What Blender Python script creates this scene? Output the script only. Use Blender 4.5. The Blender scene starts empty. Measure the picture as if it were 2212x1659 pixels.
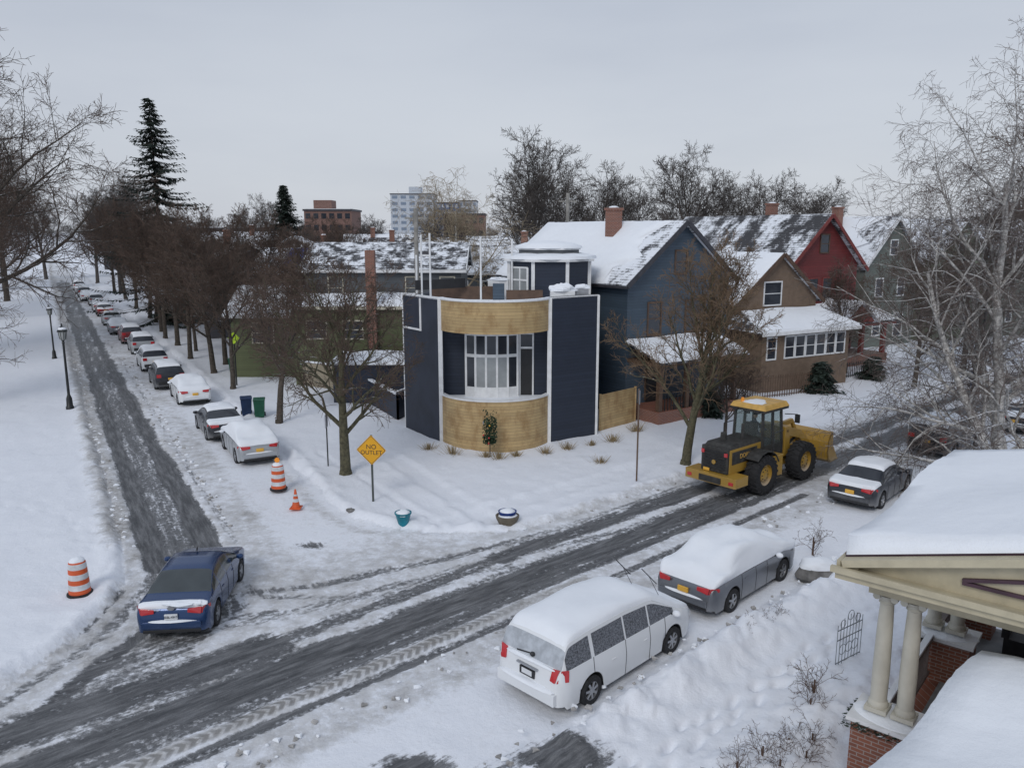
import bpy, math, random, time
import numpy as np
from mathutils import Vector, Matrix
T0=time.time()
random.seed(7)
SC=bpy.context.scene
R=math.radians
# ------------------------------------------------------------------ materials
def newmat(name):
    m=bpy.data.materials.new(name); m.use_nodes=True
    nt=m.node_tree; b=nt.nodes["Principled BSDF"]
    return m,nt,b
def N(nt,t,**kw):
    n=nt.nodes.new(t)
    for k,v in kw.items(): setattr(n,k,v)
    return n
def math_node(nt,op,a,b=None,c=None,clamp=False):
    n=nt.nodes.new('ShaderNodeMath'); n.operation=op; n.use_clamp=clamp
    for i,x in enumerate((a,b,c)):
        if x is None: continue
        if isinstance(x,(int,float)): n.inputs[i].default_value=x
        else: nt.links.new(x,n.inputs[i])
    return n.outputs[0]
def mixc(nt,fac,a,b,mode='MIX'):
    n=nt.nodes.new('ShaderNodeMixRGB'); n.blend_type=mode
    for i,x in enumerate((fac,a,b)):
        if isinstance(x,(int,float)): n.inputs[i].default_value=x
        elif isinstance(x,tuple): n.inputs[i].default_value=(x[0],x[1],x[2],1)
        else: nt.links.new(x,n.inputs[i])
    return n.outputs[0]
def noise(nt,vec,scale,detail=4,rough=.55):
    n=nt.nodes.new('ShaderNodeTexNoise'); n.inputs['Scale'].default_value=scale
    n.inputs['Detail'].default_value=detail; n.inputs['Roughness'].default_value=rough
    if vec is not None: nt.links.new(vec,n.inputs['Vector'])
    return n.outputs['Fac']
def bump(nt,b,h,strength=.3,dist=.02):
    n=nt.nodes.new('ShaderNodeBump'); n.inputs['Strength'].default_value=strength; n.inputs['Distance'].default_value=dist
    nt.links.new(h,n.inputs['Height']); nt.links.new(n.outputs[0],b.inputs['Normal'])
def sstep(nt,x,lo,hi):
    n=nt.nodes.new('ShaderNodeMapRange'); n.interpolation_type='SMOOTHSTEP'
    nt.links.new(x,n.inputs[0]); n.inputs[1].default_value=lo; n.inputs[2].default_value=hi
    return n.outputs[0]
def mat(name,col,rough=.6,metal=0,var=.2,scale=3,bmp=0,bscale=30,coat=0,snowtop=0):
    m,nt,b=newmat(name)
    tc=N(nt,'ShaderNodeTexCoord'); v=tc.outputs['Object']
    f=noise(nt,v,scale)
    dark=tuple(c*(1-var) for c in col); lite=tuple(min(1,c*(1+var)) for c in col)
    c=mixc(nt,sstep(nt,f,.3,.7),dark,lite)
    if snowtop:
        g=N(nt,'ShaderNodeNewGeometry'); s=N(nt,'ShaderNodeSeparateXYZ'); nt.links.new(g.outputs['Normal'],s.inputs[0])
        k=math_node(nt,'ADD',s.outputs[2],math_node(nt,'MULTIPLY',math_node(nt,'SUBTRACT',noise(nt,v,5),.5),.9))
        c=mixc(nt,sstep(nt,k,1-snowtop,1-snowtop+.12),c,(.8,.83,.88))
    nt.links.new(c,b.inputs['Base Color'])
    b.inputs['Roughness'].default_value=rough; b.inputs['Metallic'].default_value=metal
    b.inputs['Coat Weight'].default_value=coat
    if bmp: bump(nt,b,noise(nt,v,bscale),bmp,.02)
    return m
def mat_snow(name,col=(.84,.87,.92),b1=.5,sc=2.5,dist=.06):
    m,nt,b=newmat(name)
    tc=N(nt,'ShaderNodeTexCoord'); v=tc.outputs['Object']
    n1=noise(nt,v,sc,6,.6); n2=noise(nt,v,40,3)
    c=mixc(nt,n1,tuple(x*.95 for x in col),tuple(min(.95,x*1.04) for x in col))
    nt.links.new(c,b.inputs['Base Color']); b.inputs['Roughness'].default_value=.85
    b.inputs['Specular IOR Level'].default_value=.2
    hh=math_node(nt,'ADD',n1,math_node(nt,'MULTIPLY',n2,.12))
    bump(nt,b,hh,b1,dist)
    return m
def mat_siding(name,col,pitch=.14,var=.12,rough=.6,stain=None):
    m,nt,b=newmat(name)
    tc=N(nt,'ShaderNodeTexCoord'); v=tc.outputs['Object']
    s=N(nt,'ShaderNodeSeparateXYZ'); nt.links.new(v,s.inputs[0])
    z=math_node(nt,'DIVIDE',s.outputs[2],pitch); fr=math_node(nt,'FRACT',z)
    line=sstep(nt,fr,.0,.16)
    rowid=math_node(nt,'FLOOR',z)
    wn=N(nt,'ShaderNodeTexWhiteNoise'); wn.noise_dimensions='1D'; nt.links.new(rowid,wn.inputs['W'])
    f=math_node(nt,'ADD',math_node(nt,'MULTIPLY',noise(nt,v,1.2),.7),math_node(nt,'MULTIPLY',wn.outputs['Value'],.35))
    c=mixc(nt,sstep(nt,f,.2,.85),tuple(x*(1-var) for x in col),tuple(min(1,x*(1+var)) for x in col))
    if stain:
        mp=N(nt,'ShaderNodeMapping'); nt.links.new(v,mp.inputs[0]); mp.inputs['Scale'].default_value=(1.6,1.6,1.1)
        st=noise(nt,mp.outputs[0],1.0,6,.7)
        c=mixc(nt,math_node(nt,'MULTIPLY',sstep(nt,st,.42,.68),.8),c,stain)
    c=mixc(nt,line,tuple(x*.5 for x in col),c)
    nt.links.new(c,b.inputs['Base Color']); b.inputs['Roughness'].default_value=rough
    bump(nt,b,fr,.5,.02)
    return m
def mat_brick(name,c1=(.28,.09,.05),c2=(.18,.06,.04),mort=(.35,.32,.3)):
    m,nt,b=newmat(name)
    tc=N(nt,'ShaderNodeTexCoord'); s=N(nt,'ShaderNodeSeparateXYZ'); nt.links.new(tc.outputs['Object'],s.inputs[0])
    cb=N(nt,'ShaderNodeCombineXYZ'); nt.links.new(math_node(nt,'ADD',s.outputs[0],s.outputs[1]),cb.inputs[0]); nt.links.new(s.outputs[2],cb.inputs[1])
    br=N(nt,'ShaderNodeTexBrick'); nt.links.new(cb.outputs[0],br.inputs['Vector'])
    br.inputs['Color1'].default_value=(*c1,1); br.inputs['Color2'].default_value=(*c2,1); br.inputs['Mortar'].default_value=(*mort,1)
    br.inputs['Scale'].default_value=1; br.inputs['Brick Width'].default_value=.22; br.inputs['Row Height'].default_value=.075; br.inputs['Mortar Size'].default_value=.009
    c=mixc(nt,.35,br.outputs['Color'],mixc(nt,noise(nt,tc.outputs['Object'],2),(.12,.05,.03),(.3,.15,.1)))
    nt.links.new(c,b.inputs['Base Color']); b.inputs['Roughness'].default_value=.85
    return m
def mat_roof(name,col,snowamt=.5,sc=.8):
    m,nt,b=newmat(name)
    tc=N(nt,'ShaderNodeTexCoord'); v=tc.outputs['Object']
    s=N(nt,'ShaderNodeSeparateXYZ'); nt.links.new(v,s.inputs[0])
    fr=math_node(nt,'FRACT',math_node(nt,'DIVIDE',s.outputs[2],.13))
    mp=N(nt,'ShaderNodeMapping'); nt.links.new(v,mp.inputs[0]); mp.inputs['Scale'].default_value=(1,1,.5)
    n1=noise(nt,mp.outputs[0],sc,9,.72)
    base=mixc(nt,noise(nt,v,9),tuple(x*.7 for x in col),tuple(x*1.35 for x in col))
    base=mixc(nt,sstep(nt,fr,0,.2),tuple(x*.5 for x in col),base)
    f=math_node(nt,'ADD',n1,math_node(nt,'MULTIPLY',fr,-.09))
    t=.62-.3*snowamt
    c=mixc(nt,sstep(nt,f,t-.03,t+.09),base,(.8,.83,.88))
    nt.links.new(c,b.inputs['Base Color']); b.inputs['Roughness'].default_value=.85
    return m
def mat_glass(name,col=(.03,.035,.045),rough=.08):
    m,nt,b=newmat(name)
    tc=N(nt,'ShaderNodeTexCoord')
    c=mixc(nt,noise(nt,tc.outputs['Object'],1.5),tuple(x*.6 for x in col),tuple(min(1,x*1.5) for x in col))
    nt.links.new(c,b.inputs['Base Color']); b.inputs['Roughness'].default_value=rough; b.inputs['Specular IOR Level'].default_value=.6
    return m
def mat_paint(name,col,metal=.35,rough=.35,dirt=.35):
    m,nt,b=newmat(name)
    tc=N(nt,'ShaderNodeTexCoord'); v=tc.outputs['Object']
    s=N(nt,'ShaderNodeSeparateXYZ'); nt.links.new(v,s.inputs[0])
    low=math_node(nt,'SUBTRACT',1,sstep(nt,s.outputs[2],.15,.75))
    f=math_node(nt,'MULTIPLY',math_node(nt,'MULTIPLY',low,noise(nt,v,4,6)),dirt*2.2,clamp=True)
    c=mixc(nt,f,col,(.42,.42,.42))
    nt.links.new(c,b.inputs['Base Color'])
    nt.links.new(math_node(nt,'ADD',math_node(nt,'MULTIPLY',f,.5),rough,clamp=True),b.inputs['Roughness'])
    b.inputs['Metallic'].default_value=metal; b.inputs['Coat Weight'].default_value=.6; b.inputs['Coat Roughness'].default_value=.12
    return m
SNOW=mat_snow('snow'); SNOWC=mat_snow('car_snow',b1=.35,sc=3,dist=.03)
WHITE=mat('white_trim',(.74,.75,.76),.5,var=.08); GLASS=mat_glass('window_glass')
CURT=mat_glass('curtained_glass',(.30,.32,.33),.15)
NAVY=mat_siding('navy_siding',(.023,.032,.054),.17)
NAVYP=mat('navy_panel',(.027,.033,.05),.6,var=.2,scale=1)
WOOD=mat_siding('cedar_boards',(.50,.36,.18),.15,var=.14,stain=(.30,.175,.07))
BRICK=mat_brick('red_brick'); DARK=mat('dark_metal',(.02,.02,.022),.5)
BLACK=mat('black_rubber',(.018,.018,.02),.8,var=.3,scale=12,bmp=.3)
ASPH=mat_roof('dark_shingle',(.055,.055,.062),.5,1.6)
ROOFH=mat_roof('half_snow_shingle',(.05,.05,.056),.8)
CHROME=mat('rim_alloy',(.45,.46,.48),.35,.8,var=.1)
REDL=mat('tail_lamp',(.5,.015,.02),.2,var=.1,coat=1); AMBER=mat('amber_lamp',(.9,.3,.03),.3)
PLATE=mat('plate_gold',(.75,.42,.06),.5,var=.05); PLATEW=mat('plate_white',(.7,.72,.74),.5,var=.05)
TXT=mat('dark_lettering',(.02,.02,.03),.5); TXTW=mat('light_lettering',(.7,.72,.7),.4)
# ------------------------------------------------------------------ mesh builder
class MB:
    def __init__(s): s.v=[];s.f=[];s.m=[];s.mats=[]
    def mi(s,m):
        if m not in s.mats: s.mats.append(m)
        return s.mats.index(m)
    def add(s,vs,fs,m):
        o=len(s.v); s.v+= [tuple(v) for v in vs]; k=s.mi(m)
        for f in fs: s.f.append(tuple(i+o for i in f)); s.m.append(k)
    def box(s,x0,x1,y0,y1,z0,z1,m,tx=0,ty=0):
        vs=[(x0,y0,z0),(x1,y0,z0),(x1,y1,z0),(x0,y1,z0),(x0+tx,y0+ty,z1),(x1-tx,y0+ty,z1),(x1-tx,y1-ty,z1),(x0+tx,y1-ty,z1)]
        s.add(vs,[(3,2,1,0),(4,5,6,7),(0,1,5,4),(1,2,6,5),(2,3,7,6),(3,0,4,7)],m)
    def beam(s,p0,p1,w,h,m,up=(0,0,1)):
        p0=Vector(p0);p1=Vector(p1);d=(p1-p0).normalized();u=Vector(up)
        if abs(d.dot(u))>.98: u=Vector((1,0,0))
        a=d.cross(u).normalized();b=a.cross(d).normalized();a*=w/2;b*=h/2
        vs=[p0-a-b,p0+a-b,p0+a+b,p0-a+b,p1-a-b,p1+a-b,p1+a+b,p1-a+b]
        s.add(vs,[(0,1,2,3),(7,6,5,4),(0,4,5,1),(1,5,6,2),(2,6,7,3),(3,7,4,0)],m)
    def cyl(s,p0,p1,r0,r1,m,n=12,caps=True):
        p0=Vector(p0);p1=Vector(p1);d=(p1-p0).normalized();u=Vector((0,0,1))
        if abs(d.dot(u))>.98: u=Vector((1,0,0))
        a=d.cross(u).normalized();b=d.cross(a).normalized();vs=[]
        for p,r in((p0,r0),(p1,r1)):
            for i in range(n):
                t=2*math.pi*i/n; vs.append(p+a*math.cos(t)*r+b*math.sin(t)*r)
        fs=[(i,(i+1)%n,n+(i+1)%n,n+i) for i in range(n)]
        if caps: fs+= [tuple(range(n))[::-1],tuple(range(n,2*n))]
        s.add(vs,fs,m)
    def tube(s,pts,r,m,n=6):
        for a,b in zip(pts[:-1],pts[1:]): s.cyl(a,b,r,r,m,n)
    def lathe(s,prof,o,m,n=20,axis='z',sx=1,sy=1):
        vs=[];o=Vector(o)
        for r,h in prof:
            for i in range(n):
                t=2*math.pi*i/n;c=math.cos(t)*r*sx;q=math.sin(t)*r*sy
                vs.append(o+(Vector((c,q,h)) if axis=='z' else Vector((c,h,q)) if axis=='y' else Vector((h,c,q))))
        fs=[]
        for k in range(len(prof)-1):
            for i in range(n):
                fs.append((k*n+i,k*n+(i+1)%n,(k+1)*n+(i+1)%n,(k+1)*n+i))
        s.add(vs,fs,m)
    def poly(s,pts,m): s.add(pts,[tuple(range(len(pts)))],m)
    def extr(s,pts,off,m):
        n=len(pts);off=Vector(off);a=[Vector(p) for p in pts];b=[p+off for p in a]
        s.add(a+b,[tuple(range(n))[::-1],tuple(range(n,2*n))]+[(i,(i+1)%n,n+(i+1)%n,n+i) for i in range(n)],m)
    def blob(s,c,rx,ry,rz,m,n=12,k=7,jit=.12,half=False):
        c=Vector(c);vs=[];ph=random.random()*9
        for j in range(k+1):
            a=(math.pi/2)*(1-j/k) if half else math.pi*(.5-j/k)
            for i in range(n):
                t=2*math.pi*i/n; q=1+jit*math.sin(3*t+ph+j)+jit*.6*random.uniform(-1,1)
                vs.append(c+Vector((math.cos(a)*math.cos(t)*rx*q,math.cos(a)*math.sin(t)*ry*q,math.sin(a)*rz*(q if j else 1))))
        s.add(vs,[(j*n+i,j*n+(i+1)%n,(j+1)*n+(i+1)%n,(j+1)*n+i) for j in range(k) for i in range(n)],m)
    def build(s,name,parent=None,off=(0,0,0),smooth=None,bevel=0,fix=True):
        me=bpy.data.meshes.new(name)
        o=Vector(off)
        me.from_pydata([tuple(Vector(v)-o) for v in s.v],[],s.f)
        for m in s.mats: me.materials.append(m)
        me.polygons.foreach_set('material_index',s.m); me.update()
        if fix:
            import bmesh
            bm=bmesh.new();bm.from_mesh(me);bmesh.ops.recalc_face_normals(bm,faces=bm.faces);bm.to_mesh(me);bm.free()
        if smooth:
            me.polygons.foreach_set('use_smooth',[True]*len(me.polygons)); me.set_sharp_from_angle(angle=R(smooth))
        ob=bpy.data.objects.new(name,me); SC.collection.objects.link(ob)
        if parent: ob.parent=parent
        if bevel:
            b=ob.modifiers.new('b','BEVEL'); b.width=bevel; b.segments=2; b.limit_method='ANGLE'
        return ob
def group(name,loc=(0,0,0),rz=0,scale=1):
    e=bpy.data.objects.new(name,None); SC.collection.objects.link(e); e.location=loc; e.rotation_euler=(0,0,R(rz)); e.empty_display_size=.3
    e.scale=(scale,)*3
    return e
def text(parent,body,size,loc,rot,m,name='lettering',ext=.004,align='CENTER'):
    c=bpy.data.curves.new(name,'FONT'); c.body=body; c.size=size; c.extrude=ext; c.align_x=align; c.align_y='CENTER'; c.materials.append(m)
    o=bpy.data.objects.new(name,c); SC.collection.objects.link(o); o.parent=parent; o.location=loc; o.rotation_euler=[R(a) for a in rot]
    return o
# ------------------------------------------------------------------ terrain
def vn(x,y,seed=0.):
    xi=np.floor(x);yi=np.floor(y);fx=x-xi;fy=y-yi;fx=fx*fx*(3-2*fx);fy=fy*fy*(3-2*fy)
    h=lambda a,b:(lambda q:q-np.floor(q))(np.sin(a*127.1+b*311.7+seed*17.3)*43758.5453)
    return (h(xi,yi)*(1-fx)+h(xi+1,yi)*fx)*(1-fy)+(h(xi,yi+1)*(1-fx)+h(xi+1,yi+1)*fx)*fy
def fbm(x,y,o=4,seed=0.):
    a=.5;t=0;s=0
    for i in range(o): t=t+a*vn(x,y,seed+i);s+=a;a*=.5;x=x*2.03+5.1;y=y*2.03+3.7
    return t/s
def ss(x,a,b):
    t=np.clip((x-a)/(b-a),0,1);return t*t*(3-2*t)
nA=np.array([-.669,.743]);dA=np.array([.743,.669]);OA=np.array([1.2,23.7])
dB=np.array([-.5,.866]);rB=np.array([.866,.5]);OB=np.array([-12.06,23.7])
def PA(l,t): return tuple(OA+l*dA+t*nA)
def PB(l,t): return tuple(OB+l*dB+t*rB)
def wedge(x,y,n1,c1,n2,c2,r):
    n1=np.array(n1);n2=np.array(n2)
    d1=n1[0]*x+n1[1]*y-c1; d2=n2[0]*x+n2[1]*y-c2
    C=np.linalg.solve(np.array([n1,n2]),np.array([c1+r,c2+r]))
    V=np.linalg.solve(np.array([n1,n2]),np.array([c1,c2]))
    t1=(C-n1*r)-V;t1/=np.linalg.norm(t1);t2=(C-n2*r)-V;t2/=np.linalg.norm(t2)
    qx=x-C[0];qy=y-C[1]
    inw=((qx*t1[0]+qy*t1[1])<0)&((qx*t2[0]+qy*t2[1])<0)
    return np.where(inw,r-np.hypot(qx,qy),np.minimum(d1,d2))
def sdf(x,y):
    sR=wedge(x,y,(.866,.5),8.71,(-.669,.743),19.1,5.5)
    sL=wedge(x,y,(-.866,-.5),-1.41,(-.669,.743),18.95,9.)
    sN=10.41-(-.669*x+.743*y)
    return sR,sL,sN
def segd(x,y,p,q):
    px,py=p;vx=q[0]-px;vy=q[1]-py;L=vx*vx+vy*vy
    t=np.clip(((x-px)*vx+(y-py)*vy)/L,0,1)
    return np.hypot(x-px-t*vx,y-py-t*vy)
def pld(x,y,pts):
    d=np.full_like(x,1e9)
    for a,b in zip(pts[:-1],pts[1:]): d=np.minimum(d,segd(x,y,a,b))
    return d
def terrain():
    ang=np.concatenate([np.linspace(-58,58,660),np.linspace(62,298,50)])
    ang=np.radians(90-ang)
    rr=[.01,4,8];r=11.
    while r<260: rr.append(r); r*=1.0066
    while r<5000: rr.append(r); r*=1.25
    rr=np.array(rr);nr=len(rr);na=len(ang)
    RR,AA=np.meshgrid(rr,ang,indexing='ij');x=(RR*np.cos(AA)).ravel();y=(RR*np.sin(AA)).ravel()
    sR,sL,sN=sdf(x,y); s=np.maximum(np.maximum(sR,sL),sN)
    edge=(fbm(x*.9,y*.9,3,33)-.5)*.5; s=np.where(np.abs(s)<3,s+edge*np.exp(-np.abs(s)),s)
    la=(x-OA[0])*dA[0]+(y-OA[1])*dA[1]; ta=(x-OA[0])*nA[0]+(y-OA[1])*nA[1]
    lb=(x-OB[0])*dB[0]+(y-OB[1])*dB[1]; tb=(x-OB[0])*rB[0]+(y-OB[1])*rB[1]
    useB=(ta>3.2)&(tb>-.5)&(tb<8.5)
    near=np.exp(-np.maximum(0,np.hypot(x,y)-70)/60)
    tracks=[([PA(-40,1.2),PA(-14,1.1),PA(-9,.9)],.7,.95),([PA(-10,.9),PA(-1,1.3)],.3,.72),([PA(-1,1.3),PA(14,1.15),PA(60,1.0)],.45,.95),([PA(-40,-.2),PA(-12,-.3),PA(60,-.65)],.55,1.1),([PA(-40,-1.0),PA(60,-1.1)],.3,.85),([PA(-40,-2.15),PA(12,-2.05)],.17,.75),
            ([PA(0,1.85),PA(8,1.8),PA(40,1.7)],.16,.55),([PA(-6,.35),PA(20,.2)],.12,.5),
            ([PB(-1,.85),PB(160,1.0)],.34,1.15),([PB(-1,2.4),PB(160,2.25)],.36,1.15),([PB(-.5,1.6),PB(170,1.6)],.42,.74),([PB(0,3.3),PB(60,3.2)],.12,.4),
            ([(-9.2,20.4),(-9.7,18.2),(-10.1,15.9),(-10.5,13.5),(-12,10)],.22,.95),
            ([(-11.2,21.5),(-11.1,19.2),(-12.6,16.6),(-16,13)],.13,.7),([(-10.6,21.5),(-10.4,19),(-11.2,16),(-13,12)],.18,.5),
            ([PB(-1,2.3),(-9.3,22.5),(-7.6,20.7),(-8.4,18.2),PA(-14,.6)],.4,.62),([PB(-1,1.2),(-10.6,22.3),(-9,19.2),PA(-13,1.6)],.35,.55),
            ([(-8.3,21.2),(-5.6,22.0),(-2,24.0),PA(6,1.2)],.22,.55),([(-8.8,19.6),(-6.0,20.4),(-2,22.8),PA(4,.2)],.18,.52),([(-9,23.2),(-7,21.2),(-4,21.2),(0,23.4)],.14,.48),([(-7.5,19.5),(-5,20.6),(-1.5,23.2)],.25,.42)]
    wet=np.zeros_like(x)
    wob=(fbm(la*.25,ta*.3,2,3)-.5)*.4+(fbm(x*1.4,y*1.4,3,17)-.5)*.32
    for pts,hw,st in tracks:
        d=pld(x,y,pts)+wob*min(1,hw*2.2)
        wet=np.maximum(wet,st*(1-ss(d,hw*.45,hw*1.6)))
    brk=fbm(np.where(useB,lb,la)*.2,np.where(useB,tb,ta)*2.6,4,41)
    wet*=.58+.78*brk
    wet*=np.where(la<-60,0,1)
    for (cx,cy,rx,st) in [(-6.6,25.0,.5,.85),(-1.9,13.9,.6,1.4),(.9,13.9,1.0,1.3),(-.4,13.5,.6,.7)]:
        q=(fbm(x*2,y*2,3,8)-.5)*.7
        wet=np.maximum(wet,st*np.exp(-((((x-cx)/rx)**2+((y-cy)/(rx*.6))**2)*(1+q))))
    wet=np.where((s>0.05)&(y>14.6)&(ta>-7.5),0,wet)
    slush=(s<0)*(.34+.55*fbm(x*.5,y*.5,4,9))
    slush=slush*(1-.75*(1-ss(ta,-4,-3.2)))*(1-.65*ss(tb,4.2,5.0)*ss(ta,3,7))
    slush=np.maximum(slush,1.1*np.exp(-((tb+.0)/.65)**2)*(ta>1)*ss(lb,-1,3)*(.5+.8*fbm(x*1.5,y*1.5,3,2)))
    slush=np.maximum(slush,.9*np.exp(-((sL+.3)/.45)**2)*(.5+.8*fbm(x*1.5,y*1.5,3,2)))
    slush=np.maximum(slush,.65*np.exp(-((ta+2.7)/.5)**2)*(sN<0)); slush=np.maximum(slush,.65*np.exp(-((ta-2.3)/.45)**2)*(la>1))
    slush=np.maximum(slush,.55*np.exp(-((sR+.7)/.4)**2));slush=np.maximum(slush,.95*np.exp(-((ta+1.6)/.25)**4)*(la<0)*(la>-24))
    tread=np.exp(-((ta+1.6+.12*(fbm(la*.5,la*0,2,6)-.5))/.24)**4)*ss(la,-22,-18)*(1-ss(la,-5,0))*(.45+.9*fbm(la*.8,ta,3,19))
    lump=fbm(x*2.2,y*2.2,4,1); fine=fbm(x*6,y*6,3,5); big=fbm(x*.35,y*.35,3,7)
    z=ss(s,-.05,.3)*.15
    z+=np.exp(-((s-.35)/.35)**2)*(s>-.6)*.15*lump*near*1.3
    z+=(s>0)*(big-.5)*.14*ss(s,0,2)*near
    z+=np.where(s>0,(lump-.5)*.07*ss(s,0,.5)*near,0)
    rb=fbm(x*1.3,y*1.3,4,12);rb2=np.abs(fbm(x*2.6,y*2.6,4,15)-.5)*2
    dr=np.where((np.abs(x-.4)<2.8)&(y<15.3),.4,1)
    berm=(np.exp(-((sN-.6)/.55)**2)*(.10+.50*rb**1.4+.16*rb2)+np.exp(-((sN-3.5)/.8)**2)*(.08+.45*rb**1.4+.14*rb2)*.8)*near*dr
    z+=np.where(sN>-.25,berm,0)
    z+=np.where((sN>.0)&(sN<5),(fbm(x*3.3,y*3.3,4,21)-.5)*.16*near*np.where(np.abs(sN-2)<.55,.3,1),0)
    for pts,w,dp in [([(-5.9,35.8),(-3.4,31.5),(-.5,26.6)],.45,.06),([(-9,36),(-5.2,30.5),(-2.5,26.6)],.16,.05),([(-14,41),(-9.6,34.5),(-8.2,31.5)],.3,.05),([PA(-1,4.6),PA(10,4.4),PA(30,4.6)],.5,.05)]:
        d=pld(x,y,pts)+(lump-.5)*.3; z-=dp*(1-ss(d,w*.6,w*1.3)); z+=.03*np.exp(-((d-w*1.45)/.14)**2)*lump*1.6
    onr=(s<=0)
    z+=np.where(onr,.05*(1-np.clip(wet,0,1))*(.4+lump)+.06*slush*(fine-.3)*near,0)
    for sgn in(-1,1):
        z+=np.where(onr,.05*np.exp(-((tb-1.6+sgn*1.35)/.2)**2)*(ta>2)*near*lump,0)
    rs=np.random.default_rng(3)
    def prints(path,n,side,amp=.09):
        nonlocal z
        P=np.array(path,float)
        seg=np.linalg.norm(P[1:]-P[:-1],axis=1);cum=np.concatenate([[0],np.cumsum(seg)])
        for i in range(n):
            q=cum[-1]*(i+.5)/n;k=min(np.searchsorted(cum,q)-1,len(seg)-1);k=max(k,0);f=(q-cum[k])/seg[k]
            c=P[k]*(1-f)+P[k+1]*f;dd=(P[k+1]-P[k])/seg[k];nn=np.array([-dd[1],dd[0]])
            c=c+nn*(side*(1 if i%2 else -1)+rs.normal(0,.06))
            m=(np.abs(x-c[0])<.5)&(np.abs(y-c[1])<.5)
            u=(x[m]-c[0])*dd[0]+(y[m]-c[1])*dd[1];w=(x[m]-c[0])*nn[0]+(y[m]-c[1])*nn[1]
            z[m]-=amp*np.exp(-(u/.16)**2-(w/.08)**2)
    prints([PA(-8,-8.5),PA(-2,-8.3),PA(6,-8.5)],34,.17,.17); prints([PA(-7.6,-8.2),PA(-1,-8.5),PA(8,-8.2)],30,.2,.14)
    prints([(-13,24),(-16,27.5),(-20,29)],16,.15,.07); prints([(-14,20),(-16,15),(-17,22)],16,.15,.07);prints([(-13,17),(-15.5,21),(-19,23)],16,.15,.07)
    prints([(-7,33),(-2,33.5),(4,34.5)],18,.15,.06);prints([(2,30.5),(6,33),(9,36)],14,.15,.06)
    far=ss(np.hypot(x,y),300,800); z*=1-far
    co=np.stack([x,y,z],1)
    idx=np.arange(nr*na).reshape(nr,na)
    a=idx[:-1,:];b=idx[1:,:];a2=np.roll(a,-1,1);b2=np.roll(b,-1,1)
    F=np.stack([a,a2,b2,b],-1).reshape(-1,4)
    sc=s[F].mean(1)
    attrs={'wet':wet,'slush':slush,'tread':tread}
    rc=np.stack([np.where(useB,lb,la),np.where(useB,tb,ta),np.zeros_like(x)],1)
    m=ground_mat()
    for nm,sel in(('road',sc<0),('snow_ground',sc>=0)):
        f=F[sel];u,inv=np.unique(f,return_inverse=True);f=inv.reshape(-1,4)
        me=bpy.data.meshes.new(nm);me.vertices.add(len(u));me.vertices.foreach_set('co',co[u].ravel().astype(np.float32))
        me.loops.add(f.size);me.loops.foreach_set('vertex_index',f.ravel().astype(np.int32))
        me.polygons.add(len(f));me.polygons.foreach_set('loop_start',np.arange(0,f.size,4,dtype=np.int32));me.polygons.foreach_set('loop_total',np.full(len(f),4,dtype=np.int32))
        me.update(calc_edges=True)
        me.polygons.foreach_set('use_smooth',np.ones(len(f),bool))
        for k,v in attrs.items():
            at=me.attributes.new(k,'FLOAT','POINT');at.data.foreach_set('value',v[u].astype(np.float32))
        at=me.attributes.new('rc','FLOAT_VECTOR','POINT');at.data.foreach_set('vector',rc[u].ravel().astype(np.float32))
        me.materials.append(m);me.validate()
        if me.polygons and me.polygons[len(me.polygons)//2].normal.z<0: me.flip_normals()
        ob=bpy.data.objects.new(nm,me);SC.collection.objects.link(ob)
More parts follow.
